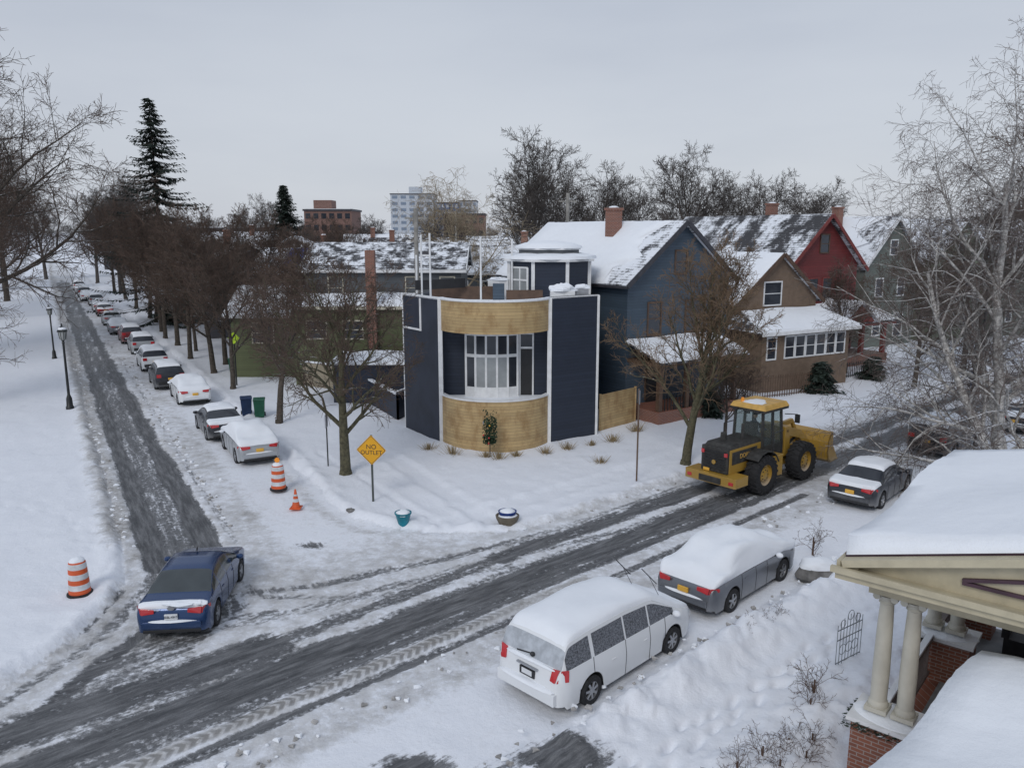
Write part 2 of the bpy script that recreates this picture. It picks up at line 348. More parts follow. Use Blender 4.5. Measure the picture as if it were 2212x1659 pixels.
def ground_mat():
    m,nt,b=newmat('snow_and_slush')
    def at(n):
        a=N(nt,'ShaderNodeAttribute');a.attribute_name=n;return a
    wet=at('wet').outputs['Fac'];slush=at('slush').outputs['Fac'];tread=at('tread').outputs['Fac'];rc=at('rc').outputs['Vector']
    tc=N(nt,'ShaderNodeTexCoord');v=tc.outputs['Object']
    mp=N(nt,'ShaderNodeMapping');nt.links.new(rc,mp.inputs[0]);mp.inputs['Scale'].default_value=(.40,3.6,1)
    st=noise(nt,mp.outputs[0],1.6,9,.74)
    n1=noise(nt,v,2.2,6,.62);n2=noise(nt,v,7,6,.7);n3=noise(nt,v,45,3,.6)
    snow=mixc(nt,n1,(.78,.81,.87),(.87,.89,.94))
    slc=mixc(nt,sstep(nt,n2,.3,.7),(.24,.225,.21),(.64,.645,.655))
    f1=math_node(nt,'ADD',slush,math_node(nt,'MULTIPLY',math_node(nt,'SUBTRACT',math_node(nt,'ADD',math_node(nt,'MULTIPLY',n1,.45),math_node(nt,'MULTIPLY',n2,.55)),.5),2.8))
    c=mixc(nt,math_node(nt,'MULTIPLY',sstep(nt,f1,.2,1.0),sstep(nt,slush,.02,.3)),snow,slc)
    asc=mixc(nt,sstep(nt,st,.36,.74),(.055,.058,.063),(.27,.275,.285))
    asc=mixc(nt,sstep(nt,n3,.4,.75),asc,mixc(nt,.5,asc,(.09,.09,.095)))
    w=math_node(nt,'ADD',wet,math_node(nt,'MULTIPLY',math_node(nt,'SUBTRACT',st,.5),2.0))
    w=math_node(nt,'ADD',w,math_node(nt,'MULTIPLY',math_node(nt,'SUBTRACT',n2,.5),1.4))
    wf=math_node(nt,'MULTIPLY',sstep(nt,w,.26,.74),sstep(nt,wet,.02,.25))
    c=mixc(nt,wf,c,asc)
    s=N(nt,'ShaderNodeSeparateXYZ');nt.links.new(rc,s.inputs[0])
    ab=math_node(nt,'ABSOLUTE',math_node(nt,'ADD',s.outputs[1],1.6))
    fr=math_node(nt,'FRACT',math_node(nt,'DIVIDE',math_node(nt,'ADD',math_node(nt,'ADD',s.outputs[0],math_node(nt,'MULTIPLY',n2,.12)),math_node(nt,'MULTIPLY',ab,.8)),.24))
    tr=math_node(nt,'MULTIPLY',math_node(nt,'MULTIPLY',sstep(nt,math_node(nt,'PINGPONG',fr,.5),.12,.36),sstep(nt,tread,.35,.85)),math_node(nt,'MULTIPLY',n2,1.1))
    c=mixc(nt,tr,c,(.10,.094,.085))
    nt.links.new(c,b.inputs['Base Color'])
    rg=math_node(nt,'SUBTRACT',.85,math_node(nt,'MULTIPLY',wf,.42));nt.links.new(rg,b.inputs['Roughness'])
    b.inputs['Specular IOR Level'].default_value=.3
    h=math_node(nt,'ADD',math_node(nt,'MULTIPLY',n1,.5),math_node(nt,'ADD',math_node(nt,'MULTIPLY',n2,.6),math_node(nt,'MULTIPLY',n3,.15)))
    h=math_node(nt,'SUBTRACT',h,math_node(nt,'MULTIPLY',wf,.35));h=math_node(nt,'SUBTRACT',h,math_node(nt,'MULTIPLY',tr,.4))
    bump(nt,b,h,.6,.08)
    return m
terrain()
# ------------------------------------------------------------------ trees
def mesh_from_segs(name,P0,P1,r0,r1,mats,side):
    P0=np.array(P0);P1=np.array(P1);r0=np.array(r0);r1=np.array(r1);side=np.array(side)
    V=[];F=[];off=0;M=[]
    for S in (3,4,7):
        k=side==S
        if not k.any(): continue
        a=P0[k];b=P1[k];d=b-a;d/=np.linalg.norm(d,axis=1)[:,None]+1e-9
        ref=np.where(np.abs(d[:,2:3])>.9,np.array([[1.,0,0]]),np.array([[0,0,1.]]))
        u=np.cross(d,ref);u/=np.linalg.norm(u,axis=1)[:,None];w=np.cross(d,u)
        t=np.arange(S)*2*np.pi/S
        ring=u[:,None,:]*np.cos(t)[None,:,None]+w[:,None,:]*np.sin(t)[None,:,None]
        A=a[:,None]+ring*r0[k][:,None,None];B=b[:,None]+ring*r1[k][:,None,None]
        vs=np.concatenate([A,B],1).reshape(-1,3);n=len(a)
        base=off+np.arange(n)[:,None]*2*S;i=np.arange(S)[None,:];j=(i+1)%S
        f=np.stack([base+i,base+j,base+S+j,base+S+i],-1).reshape(-1,4)
        V.append(vs);F.append(f);off+=len(vs);M.append(np.full(len(f),1 if S==3 else 0))
    V=np.concatenate(V);F=np.concatenate(F);M=np.concatenate(M)
    return np_mesh(name,V,F,mats,M)
def np_mesh(name,V,F,mats,M=None,smooth=True):
    me=bpy.data.meshes.new(name);me.vertices.add(len(V));me.vertices.foreach_set('co',V.ravel().astype(np.float32))
    K=F.shape[1]
    me.loops.add(F.size);me.loops.foreach_set('vertex_index',F.ravel().astype(np.int32))
    me.polygons.add(len(F));me.polygons.foreach_set('loop_start',np.arange(0,F.size,K,dtype=np.int32));me.polygons.foreach_set('loop_total',np.full(len(F),K,dtype=np.int32))
    for m in mats: me.materials.append(m)
    if M is not None: me.polygons.foreach_set('material_index',M.astype(np.int32))
    me.update(calc_edges=True);me.polygons.foreach_set('use_smooth',np.full(len(F),smooth));me.validate()
    return me
def gen_tree(name,seed,H,r0,trunk,kids,ratio,angle,trop,wob,mats,twig=.008,lean=(0,0),limb=.5,tk=.64,asp=(60,18),maxlev=4):
    rd=random.Random(seed);P0=[];P1=[];a0=[];a1=[];sd=[]
    nseg=[6,6,5,3,2];trop=list(trop)+[trop[-1]];wob=list(wob)+[wob[-1]]
    def rv(): return Vector((rd.gauss(0,1),rd.gauss(0,1),rd.gauss(0,1)))
    def grow(p,d,L,r,lev):
        n=nseg[lev];st=L/n
        cnt=kids[lev] if lev<maxlev else 0
        start=trunk/tk if lev==0 else .16
        slots=[start+(1-start)*(i+rd.random())/max(cnt,1) for i in range(cnt)]
        q0=p;az0=rd.uniform(0,6.28);ci=0
        for i in range(n):
            t0=i/n;t1=(i+1)/n
            d=(d+rv()*wob[lev]+Vector((0,0,trop[lev]))).normalized()
            q=q0+d*st
            ra=max(r*(1-t0*(.82 if lev else .68)),twig);rb=max(r*(1-t1*(.82 if lev else .68)),twig*.7)
            P0.append(q0[:]);P1.append(q[:]);a0.append(ra);a1.append(rb);sd.append(7 if lev==0 else 4 if lev<3 else 3)
            for s in slots:
                if t0<=s<t1:
                    f=(s-t0)*n;c=q0.lerp(q,f);ci+=1
                    ax=Matrix.Rotation(az0+ci*2.4+rd.uniform(-.4,.4),3,d)@d.orthogonal().normalized()
                    if lev==0:
                        e=(s-start)/(1-start);an=R(asp[0]*(1-e)+asp[1]*e)*rd.uniform(.8,1.15);cl=H*limb*(1-.28*e)*rd.uniform(.82,1.08)
                    else: an=R(angle[lev]*rd.uniform(.65,1.25));cl=L*ratio[lev]*(1.15-.55*s)*rd.uniform(.65,1.2)
                    cd=(Matrix.Rotation(an,3,ax)@d)
                    rc=max((ra*(1-f)+rb*f)*(.62 if lev else .55),twig)
                    grow(c,cd,cl,rc,lev+1)
            q0=q
    grow(Vector((0,0,-.2)),Vector((lean[0],lean[1],1)).normalized(),H*tk,r0,0)
    P0.append((0,0,-.3));P1.append((0,0,.35));a0.append(r0*1.5);a1.append(r0*1.02);sd.append(7)
    return mesh_from_segs(name,P0,P1,a0,a1,mats,sd)
BARK=mat('bark_brown',(.075,.062,.05),.9,var=.4,scale=8,snowtop=.10); TWIG=mat('twigs_brown',(.10,.068,.052),.9,var=.3,scale=1)
BARKG=mat('bark_mossy',(.085,.078,.046),.9,var=.4,scale=8,snowtop=.05); TWIGD=mat('twigs_grey',(.095,.082,.075),.9,var=.3,scale=.5)
BIRCH=mat('birch_bark',(.42,.405,.385),.8,var=.5,scale=6,snowtop=.14); TWIGB=mat('birch_twigs',(.14,.112,.10),.9,var=.3,scale=1)
TWIGY=mat('willow_twigs',(.33,.27,.19),.9,var=.3,scale=1); TWIGO=mat('twigs_tan',(.19,.128,.08),.9,var=.3,scale=1)
STEM=mat('dead_stems',(.10,.062,.045),.9)
tm={}
tm['st1']=gen_tree('street_tree_a',11,9.4,.25,.20,[13,9,8,6],[0,.52,.5,.55],[0,42,42,42],[0,.05,.03,.01],[.04,.11,.16,.2],[BARKG,TWIG],twig=.0095,limb=.53,asp=(60,16))
tm['st2']=gen_tree('street_tree_b',23,10.5,.2,.22,[12,9,8,6],[0,.5,.5,.55],[0,42,42,42],[0,.06,.04,.02],[.04,.11,.16,.2],[BARK,TWIG],twig=.011,limb=.48,asp=(52,15))
tm['st3']=gen_tree('street_tree_c',37,11.5,.2,.20,[13,9,8,6],[0,.5,.5,.55],[0,42,42,42],[0,.06,.04,.02],[.04,.11,.16,.2],[BARK,TWIG],twig=.013,limb=.48,asp=(55,15))
tm['yel']=gen_tree('street_tree_d',41,10.6,.24,.18,[14,10,8,7],[0,.5,.5,.5],[0,36,40,42],[0,.09,.05,.02],[.04,.1,.15,.2],[BARKG,TWIGO],twig=.0095,limb=.50,asp=(46,12))
tm['big']=gen_tree('big_tree',53,23,.45,.16,[14,10,9,7],[0,.52,.5,.55],[0,44,44,44],[0,.05,.02,-.02],[.04,.11,.16,.2],[BARK,TWIG],twig=.016,limb=.52,asp=(64,14))
tm['bg1']=gen_tree('far_tree_a',61,20,.4,.18,[13,10,9,6],[0,.52,.52,.6],[0,42,42,42],[0,.06,.04,.02],[.04,.1,.15,.2],[TWIGD,TWIGD],twig=.021,limb=.50,asp=(52,14))
tm['bg2']=gen_tree('far_tree_b',67,18,.4,.2,[12,10,9,6],[0,.52,.52,.6],[0,44,44,42],[0,.04,.03,.01],[.05,.12,.16,.2],[TWIGD,TWIGD],twig=.021,limb=.54,asp=(60,18))
tm['will']=gen_tree('willow_like',71,16.0,.3,.3,[11,8,7,5],[0,.6,.6,.7],[0,45,50,60],[0,.06,-.06,-.3],[.06,.16,.2,.25],[TWIGY,TWIGY],twig=.012,limb=.42,asp=(55,15))
tm['birch']=gen_tree('birch_a',83,16.5,.25,.08,[14,9,7,6],[0,.52,.55,.6],[0,42,45,50],[0,.04,-.03,-.12],[.06,.12,.18,.22],[BIRCH,TWIGB],twig=.006,limb=.44,asp=(62,16),tk=.74)
tm['birch2']=gen_tree('birch_b',89,12.5,.2,.08,[13,9,7,6],[0,.55,.55,.6],[0,42,45,50],[0,-.02,-.08,-.16],[.08,.14,.18,.22],[BIRCH,TWIGB],twig=.006,lean=(-.42,-.05),limb=.48,asp=(65,20),tk=.76)
tm['shrub']=gen_tree('dead_shrub',97,1.0,.02,.05,[9,5,3],[0,.55,.55],[0,45,45],[0,.02,0],[.1,.2,.25],[STEM,STEM],twig=.004,limb=.7,asp=(70,25),tk=.5,maxlev=3)
def tree(name,key,x,y,s=1,rz=0,sz=None,parent=None,tilt=(0,0),z=0):
    o=bpy.data.objects.new(name,tm[key]);SC.collection.objects.link(o);o.location=(x,y,z);o.rotation_euler=(R(tilt[0]),R(tilt[1]),R(rz));o.scale=(s,s,sz or s)
    if parent:o.parent=parent
    return o
tree('street_tree','st1',-7.0,32.5,1.0,20)
for i,(x,y,k,s) in enumerate([(-12.4,41.7,'st2',.98),(-18.1,51.2,'st3',.92),(-21.5,57.1,'st2',1.1),(-25.7,63.5,'st3',1.05),(-29.9,71.3,'st2',1.2),(-35.6,81.3,'st3',1.15),(-42.6,94.4,'st2',1.3),(-50,107,'st3',1.25),(-58,121,'st2',1.4),(-67,136,'st3',1.4)]):
    tree('street_tree',k,x,y,s,i*67)
tree('street_tree','yel',7.6,34.0,.95,0,tilt=(0,3))
for i,(x,y,k,s) in enumerate([(-46.5,69,'big',1.22),(-32.5,44.5,'big',.66),(-60,92,'big',1.0),(-74,118,'big',.95),(-50,58,'big',1.0),(-88,140,'bg1',.9),(-98,150,'bg2',1),(-82,160,'bg1',.9),(-110,165,'bg2',1),(-70,100,'big',.9),(-95,130,'big',.9),(-84,175,'bg1',1),(-92,190,'bg2',1),(-99,172,'bg1',1)]): tree('bare_tree',k,x,y,s,i*77+30)
for x,y,k,s,rz in [(3,100,'bg1',1.05,0),(10.5,103,'bg1',.88,90),(22.5,104,'bg1',1.0,200),(31.5,102,'bg2',.92,40),(17,112,'bg2',.9,120),(41,112,'bg2',.9,10),(-64,132,'bg1',.8,33),(-70,150,'bg1',1,33),(27,110,'bg1',.85,77),(5.5,108,'bg2',1,50)]: tree('bare_tree',k,x,y,s,rz)
tree('willow_tree','will',-3.8,66,1,40)
tree('birch_tree','birch',18.6,30,1,0);tree('birch_tree','birch2',18.7,29.3,1,15);tree('birch_tree','birch2',20.0,30.5,1.05,-30);tree('birch_tree','birch',20.9,30.8,.9,140)
tree('bare_tree','big',37,50,.95,60);tree('bare_tree','bg1',33,58,.62,60);tree('bare_tree','st3',26.5,52,.9,60);tree('bare_tree','st2',24,57,.8,160);tree('bare_tree','st3',10.5,38.5,.45,60)
yx=[-16,-20,-25,-29,-34,-38,-24,-31,-41,-13,-46,-36,-28,-52,-19,-22,-27,-33,-40,-17,-11,-44,-49,-30,-8,-21]
yy=[58,66,72,80,88,98,92,105,112,70,125,120,132,140,84,61,68,76,90,75,82,104,116,96,100,112]
for i in range(len(yx)):
    rd=random.Random(i+5);tree('yard_tree',['st2','st3'][i%2],yx[i],yy[i],rd.uniform(.8,1.1),rd.uniform(0,360))
DT=group('distant_trees')
rd=random.Random(99)
for i in range(125):
    x=rd.uniform(-190,210);y=rd.uniform(125,250)
    if x<-50 and abs((x+12)*.866+(y-23.7)*.5-3)<12: continue
    tree('distant_tree',['bg1','bg2','st3'][i%3],x,y,rd.uniform(.55,.82)*(1.5 if i%3==2 else 1),rd.uniform(0,360),parent=DT)
NEED=mat('spruce_needles',(.022,.035,.027),.85,var=.5,scale=1.5)
def conifer(name,x,y,H,Rr,seed,dens=1,spacing=.62,m=NEED,z0=.06,sparse=0):
    rd=random.Random(seed);V=[];F=[];g=group(name,(x,y,0))
    tb=MB();tb.cyl((0,0,-.3),(0,0,H*.97),H*.012,.02,BARK,8);
    z=H*z0
    while z<H*.985:
        f=1-z/H;n=int(7*dens)
        for k in range(n):
            if rd.random()<sparse: continue
            a=rd.uniform(0,6.283);L=Rr*(f**.85)*rd.uniform(.6,1.1)+.15
            d=Vector((math.cos(a),math.sin(a),0));p0=Vector((0,0,z+rd.uniform(-.2,.2)))
            m2=max(3,int(L/.28))
            tb.cyl(p0,p0+d*L*.8+Vector((0,0,-.16*L)),.03,.012,BARK,3,False)
            for j in range(m2):
                t=(j+.6)/m2;c=p0+d*L*t+Vector((0,0,-.42*L*t+.34*L*t*t))
                for q in range(5):
                    b=a+rd.uniform(-1.3,1.3);w=rd.uniform(.3,.62)*(1.15-.5*t);dd=Vector((math.cos(b),math.sin(b),rd.uniform(-.75,-.05)))*w
                    sd=Vector((-math.sin(b),math.cos(b),rd.uniform(-.3,.3)))*w*.22
                    i0=len(V);V+= [c-sd,c+sd,c+dd+sd*.4,c+dd-sd*.4];F.append((i0,i0+1,i0+2,i0+3))
        z+=spacing*(.45+.75*f)
    tb.build('trunk_and_branches',g,fix=False)
    me=np_mesh('needles',np.array([v[:] for v in V]),np.array(F),[m],smooth=False);o=bpy.data.objects.new('needles',me);SC.collection.objects.link(o);o.parent=g
    return g
conifer('spruce_tree',-38.8,90,24.6,9.4,1,1.35,.95,sparse=.08)
conifer('pine_tree',-33.8,122,17.0,7.2,2,1.9,.6)
conifer('evergreen_bush',19.6,50.0,2.0,1.4,3,2,.3,z0=0);conifer('evergreen_bush',11.0,43.5,1.7,1.0,5,2,.3,z0=0)
conifer('evergreen_bush',25,55,1.6,1.4,6,2,.3,z0=0)
# ------------------------------------------------------------------ houses
def bil(a,b,c,d,u,v): return (a*(1-u)+b*u)*(1-v)+(d*(1-u)+c*u)*v
def slab(mb,a,b,c,d,t,m):
    a,b,c,d=map(Vector,(a,b,c,d));n=(b-a).cross(d-a).normalized()
    if n.z<0:n=-n
    lo=[a,b,c,d];hi=[p+n*t for p in lo]
    mb.add(lo+hi,[(0,1,2,3),(4,5,6,7),(0,1,5,4),(1,2,6,5),(2,3,7,6),(3,0,4,7)],m)
def snow_slab(mb,a,b,c,d,off,t,m=SNOW,nu=18,nv=9,ragged=0):
    a,b,c,d=map(Vector,(a,b,c,d));n=(b-a).cross(d-a).normalized()
    if n.z<0:n=-n
    vs=[];ph=random.random()*50
    for j in range(nv+1):
        for i in range(nu+1):
            u=i/nu;v=j/nv
            if i==1:u*=.25
            if i==nu-1:u=1-.25/nu
            if j==1:v*=.3
            if j==nv-1:v=1-.3/nv
            e=0 if (i in(0,nu) or j in(0,nv)) else 1
            vv=v;uu=u
            if ragged:
                k=ragged*(.35+.65*abs(math.sin(v*6+ph)))+.04*random.random()
                uu=u*(1-k)
            p=bil(a,b,c,d,1-uu if ragged else u,vv);h=off-.03 if not e else off+t*(.8+.3*math.sin(u*9+ph)*math.sin(v*5+ph)+random.uniform(-.05,.05))
            vs.append(p+n*h)
    w=nu+1
    mb.add(vs,[(j*w+i,j*w+i+1,(j+1)*w+i+1,(j+1)*w+i) for j in range(nv) for i in range(nu)],m)
def window(fr,gl,face,x,z,w,h,W=0,fm=WHITE,gm=GLASS,bars=1,proud=.05,y0=0):
    t=.09
    def P(a,b,c):
        if face=='F':return(a,y0-c,b)
        if face=='L':return(-c,a,b)
        if face=='R':return(W+c,a,b)
    def bx(a0,a1,b0,b1,c,mb,m,c0=-.02):
        p=P(a0,b0,c0);q=P(a1,b1,c);mb.box(min(p[0],q[0]),max(p[0],q[0]),min(p[1],q[1]),max(p[1],q[1]),p[2],q[2],m)
    x0=x-w/2;x1=x+w/2
    bx(x0,x1,z,z+h,.015,gl,gm)
    bx(x0-t,x0,z-t,z+h+t,proud,fr,fm);bx(x1,x1+t,z-t,z+h+t,proud,fr,fm)
    bx(x0,x1,z-t,z,proud+.02,fr,fm);bx(x0,x1,z+h,z+h+t,proud+.02,fr,fm)
    for i in range(bars): bx(x0,x1,z+h*(i+1)/(bars+1)-.025,z+h*(i+1)/(bars+1)+.025,.035,fr,fm)
def house(name,ox,oy,a,w,d,eave,ridge,wall,roofm=ASPH,axis='y',snow=True,wins=(),trim=WHITE,chim=(),ov=.4,st=.16,upper=None,ragged=0):
    g=group(name,(ox,oy,0),a)
    wb=MB()
    if axis=='y': wb.extr([(0,0,-.3),(w,0,-.3),(w,0,eave),(w/2,0,ridge),(0,0,eave)],(0,d,0),wall)
    else: wb.extr([(0,0,-.3),(0,d,-.3),(0,d,eave),(0,d/2,ridge),(0,0,eave)],(w,0,0),wall)
    if upper: wb.box(-.03,w+.03,-.03,d+.03,upper[0],eave,upper[1])
    wb.build('walls',g)
    rb=MB();sb=MB();tb=MB()
    half=(w if axis=='y' else d)/2;sl=(ridge-eave)/half;ze=eave-ov*sl
    if axis=='y':
        S=[((-ov,-ov,ze),(-ov,d+ov,ze),(half,d+ov,ridge),(half,-ov,ridge)),((w+ov,-ov,ze),(w+ov,d+ov,ze),(half,d+ov,ridge),(half,-ov,ridge))]
        for x0 in(-ov,w+ov): tb.beam((x0,-ov-.02,ze+.0),(half,-ov-.02,ridge+.0),.06,.26,trim,up=(0,0,1))
        tb.box(-ov-.03,-ov+.02,-ov,d+ov,ze-.1,ze+.1,trim)
    else:
        S=[((-ov,-ov,ze),(w+ov,-ov,ze),(w+ov,half,ridge),(-ov,half,ridge)),((-ov,d+ov,ze),(w+ov,d+ov,ze),(w+ov,half,ridge),(-ov,half,ridge))]
        for y0 in(-ov,d+ov): tb.beam((-ov-.02,y0,ze),(-ov-.02,half,ridge),.06,.26,trim);tb.beam((w+ov+.02,y0,ze),(w+ov+.02,half,ridge),.06,.26,trim)
        tb.box(-ov,w+ov,-ov-.04,-ov+.02,ze-.1,ze+.1,trim)
    for i,s in enumerate(S):
        slab(rb,*s,.12,roofm)
        if snow: snow_slab(sb,*s,.12,st,ragged=ragged)
    rb.build('roof',g);tb.build('trim',g)
    if sb.v: sb.build('roof_snow',g,smooth=60)
    if wins:
        f=MB();gl=MB()
        for q in wins: window(f,gl,q[0],q[1],q[2],q[3],q[4],W=w,fm=q[5] if len(q)>5 else WHITE,bars=1)
        f.build('window_frames',g);gl.build('window_glass',g)
    if chim:
        cb=MB()
        for cx,cy,cw,z0,z1 in chim:
            cb.box(cx-cw/2,cx+cw/2,cy-cw/2,cy+cw/2,z0,z1,BRICK);cb.box(cx-cw/2-.06,cx+cw/2+.06,cy-cw/2-.06,cy+cw/2+.06,z1,z1+.15,BRICK);cb.blob((cx,cy,z1+.14),cw*.45,cw*.45,.12,SNOW,10,4,half=True)
        cb.build('chimney',g)
    return g
BLUEW=mat_siding('blue_siding',(.062,.092,.128),.16);BROWNW=mat('brown_stucco',(.175,.125,.09),.9,var=.12,bmp=.3)
REDW=mat_siding('red_shingle',(.17,.03,.03),.2);GREENW=mat_siding('grey_green_siding',(.14,.16,.14),.15)
SAGE=mat_siding('sage_siding',(.18,.21,.155),.15);OLIVE=mat_siding('olive_siding',(.11,.125,.06),.15);GREYW=mat_siding('grey_siding',(.10,.11,.12),.15)
DARKW=mat_siding('dark_siding',(.07,.07,.08),.15);TANW=mat_siding('tan_siding',(.30,.26,.19),.15);LTW=mat_siding('light_siding',(.36,.38,.39),.15)
BRT=mat('brown_trim',(.10,.06,.04),.6);REDT=mat('red_trim',(.20,.04,.035),.6);DKT=mat('dark_trim',(.05,.05,.06),.6)
gb=house('blue_house',6.2,43.2,34,7.9,12,7.6,10.7,BLUEW,ROOFH,wins=[('F',2.0,4.6,.9,1.7,BRT),('F',5.2,4.6,1.5,1.7,BRT),('F',3.9,7.9,.8,1.2,BRT),('L',3,4.6,.9,1.6),('F',6.9,4.6,.6,1.6,BRT),('F',2,1.0,1.0,1.6,BRT)],trim=DKT,chim=[(2.9,4.6,.7,9.0,11.4)],st=.14,ragged=.14)
p=MB();p.box(.2,6.4,-2.4,-.02,-.2,.8,BRICK)
for x in(.4,2.4,4.3,6.2): p.box(x-.12,x+.12,-2.35,-2.1,.8,3.2,BRT)
p.box(.1,6.5,-2.5,0,3.2,3.4,BRT);slab(p,(-.1,-2.8,3.4),(6.7,-2.8,3.4),(6.7,0,4.3),(-.1,0,4.3),.1,ASPH);snow_slab(p,(-.1,-2.8,3.4),(6.7,-2.8,3.4),(6.7,0,4.3),(-.1,0,4.3),.1,.14)
for i in range(24): p.box(.5+i*.24,.54+i*.24,-2.3,-2.26,.8,1.7,DARK)
p.box(.5,6.2,-2.32,-2.24,1.7,1.76,DARK);p.box(1.5,2.4,-.1,-.01,.8,2.9,DARK)
p.build('porch',gb)
gb=house('brown_house',14.5,52,29,7.4,12,5.75,8.7,BROWNW,ROOFH,wins=[('F',3.2,5.4,1.5,1.45),('L',3,3,1,1.4)],trim=BRT,st=.15)
p=MB();p.box(-.2,7.8,-2.6,-.02,-.2,3.95,BROWNW);
q=[(-.7,-3.1,3.95),(8.3,-3.1,3.95),(7.4,-.0,5.0),(.3,-.0,5.0)];slab(p,*q,.1,ASPH);snow_slab(p,*q,.1,.15);p.box(-.72,8.32,-3.14,-3.06,3.82,4.05,WHITE)
for k in range(2):
    q=[(-.7,-3.1,3.95),(-.7,0.2,3.95),(.3,.2,5.0),(.3,0,5.0)] if k==0 else [(8.3,-3.1,3.95),(8.3,.2,3.95),(7.4,.2,5.0),(7.4,0,5.0)]
    slab(p,*q,.1,ASPH)
p.build('porch',gb);f=MB();gl=MB()
for x in(2.2,3.15,4.1,5.05,6.0,6.95): window(f,gl,'F',x,2.3,.75,1.3,y0=-2.6)
window(f,gl,'F',.6,2.3,.7,1.3,y0=-2.6);f.build('porch_window_frames',gb);gl.build('porch_window_glass',gb)
gb=house('red_house',20.5,60.5,30,8.0,15,7.7,11.4,REDW,mat_roof('red_house_roof',(.05,.05,.055),.55,.6),snow=False,wins=[('F',3.0,5.0,1.0,1.6,REDT),('F',4.6,5.0,1.0,1.6,REDT),('F',4,8.6,.9,1.3,BRT),('L',3,4.6,1,1.5,REDT)],trim=REDT,chim=[(4.6,6,.7,10.5,12.3)],ov=.6)
p=MB();p.box(0,8.4,-3,-.02,-.2,.9,BRICK)
for x in(.3,2.9,5.5,8.1): p.box(x-.15,x+.15,-2.9,-2.6,.9,3.3,REDT)
q=[(-.4,-3.4,3.4),(8.9,-3.4,3.4),(8.9,0,4.5),(-.4,0,4.5)];slab(p,*q,.12,ASPH);snow_slab(p,*q,.12,.15);p.box(-.3,8.8,-3.3,0,3.2,3.4,REDT)
p.extr([(2.4,-3.45,3.5),(6.0,-3.45,3.5),(4.2,-3.45,4.9)],(0,3,0),REDT);slab(p,(2.1,-3.7,3.45),(2.1,-.4,3.45),(4.2,-.4,5.05),(4.2,-3.7,5.05),.1,SNOW);slab(p,(6.3,-3.7,3.45),(6.3,-.4,3.45),(4.2,-.4,5.05),(4.2,-3.7,5.05),.1,SNOW)
p.box(2,7,-.1,-.01,1,2.9,DARK);p.build('porch',gb)
house('grey_green_house',30.3,69.5,30,7.2,13,7.6,11.4,GREENW,ROOFH,wins=[('F',2,4.6,.9,1.5),('F',5,4.6,.9,1.5),('F',3.6,8.2,.9,1.2),('F',2,1.2,.9,1.5),('F',5,1,1.1,2.0)],chim=[(2.2,5,.7,9,12.2)],ragged=.2)
house('sage_house',38.5,74,30,8,12,8.0,11.3,SAGE,ROOFH,wins=[('F',2,5.0,.9,1.5),('F',5.6,5.0,.9,1.5),('F',4,8.5,1,1.2),('F',2,1.6,.9,1.5),('F',5.6,1.2,1.1,2.0)],ragged=.3)
house('sage_house',46.5,77,30,9,10,8.0,10.2,GREENW,ROOFH,axis='x',wins=[('F',2,5.0,.9,1.5),('F',5.6,5.0,.9,1.5),('F',2,1.6,.9,1.5),('L',3,5,1,1.4)],trim=WHITE)
house('blue_grey_house',57,82,30,9,10,8.0,11.4,BLUEW,ROOFH,wins=[('F',2,5.0,.9,1.5),('F',5.6,5.0,.9,1.5)])
CREAM=mat('cream_trim',(.5,.47,.38),.6)
gb=house('olive_house',-14.0,55,0,10.5,8,7.7,9.3,OLIVE,mat_roof('olive_house_roof',(.05,.05,.055),.62,1.2),axis='x',snow=False,upper=(5.2,GREYW),wins=[('F',7.3,5.7,1.0,1.4,CREAM),('F',9.6,5.7,.9,1.4,CREAM),('F',2,5.7,.9,1.4,CREAM)],trim=WHITE)
p=MB();p.box(-.3,9.8,-2.6,-.05,-.2,5.3,OLIVE);q=[(-.6,-2.9,5.3),(10.1,-2.9,5.3),(10.1,-.04,5.9),(-.6,-.04,5.9)];slab(p,*q,.1,ASPH);snow_slab(p,*q,.1,.14);p.box(-.6,10.1,-2.95,-2.88,5.2,5.4,CREAM)
p.box(4.6,5.2,-3.1,-2.6,1,9.0,BRICK)
p.build('rear_wing',gb);f=MB();gl=MB()
for x in(1.2,3.6,7.6): window(f,gl,'F',x,3.3,1.2,1.1,fm=CREAM,y0=-2.6)
f.build('window_frames',gb);gl.build('window_glass',gb)
house('olive_house',-19.5,55.5,0,4.5,7,4.6,6.2,OLIVE,ROOFH,axis='x',wins=[('F',2.2,2.6,1.4,1.3,CREAM)],st=.12)
TARP=mat('blue_tarp',(.02,.09,.5),.4)
g=house('dark_house',-21.5,68,0,8,7,6.9,8.6,DARKW,ROOFH,axis='x',wins=[('F',2,4.3,1,1.3),('F',5,4.3,1,1.3)])
p=MB();slab(p,(2.5,-.3,7.0),(7.8,-.3,7.0),(7.8,2.4,8.35),(2.5,2.4,8.35),.45,TARP);p.build('roof_tarp',g)
bgw=[DARKW,GREYW,TANW,GREENW,BRICK,BLUEW,LTW,OLIVE]
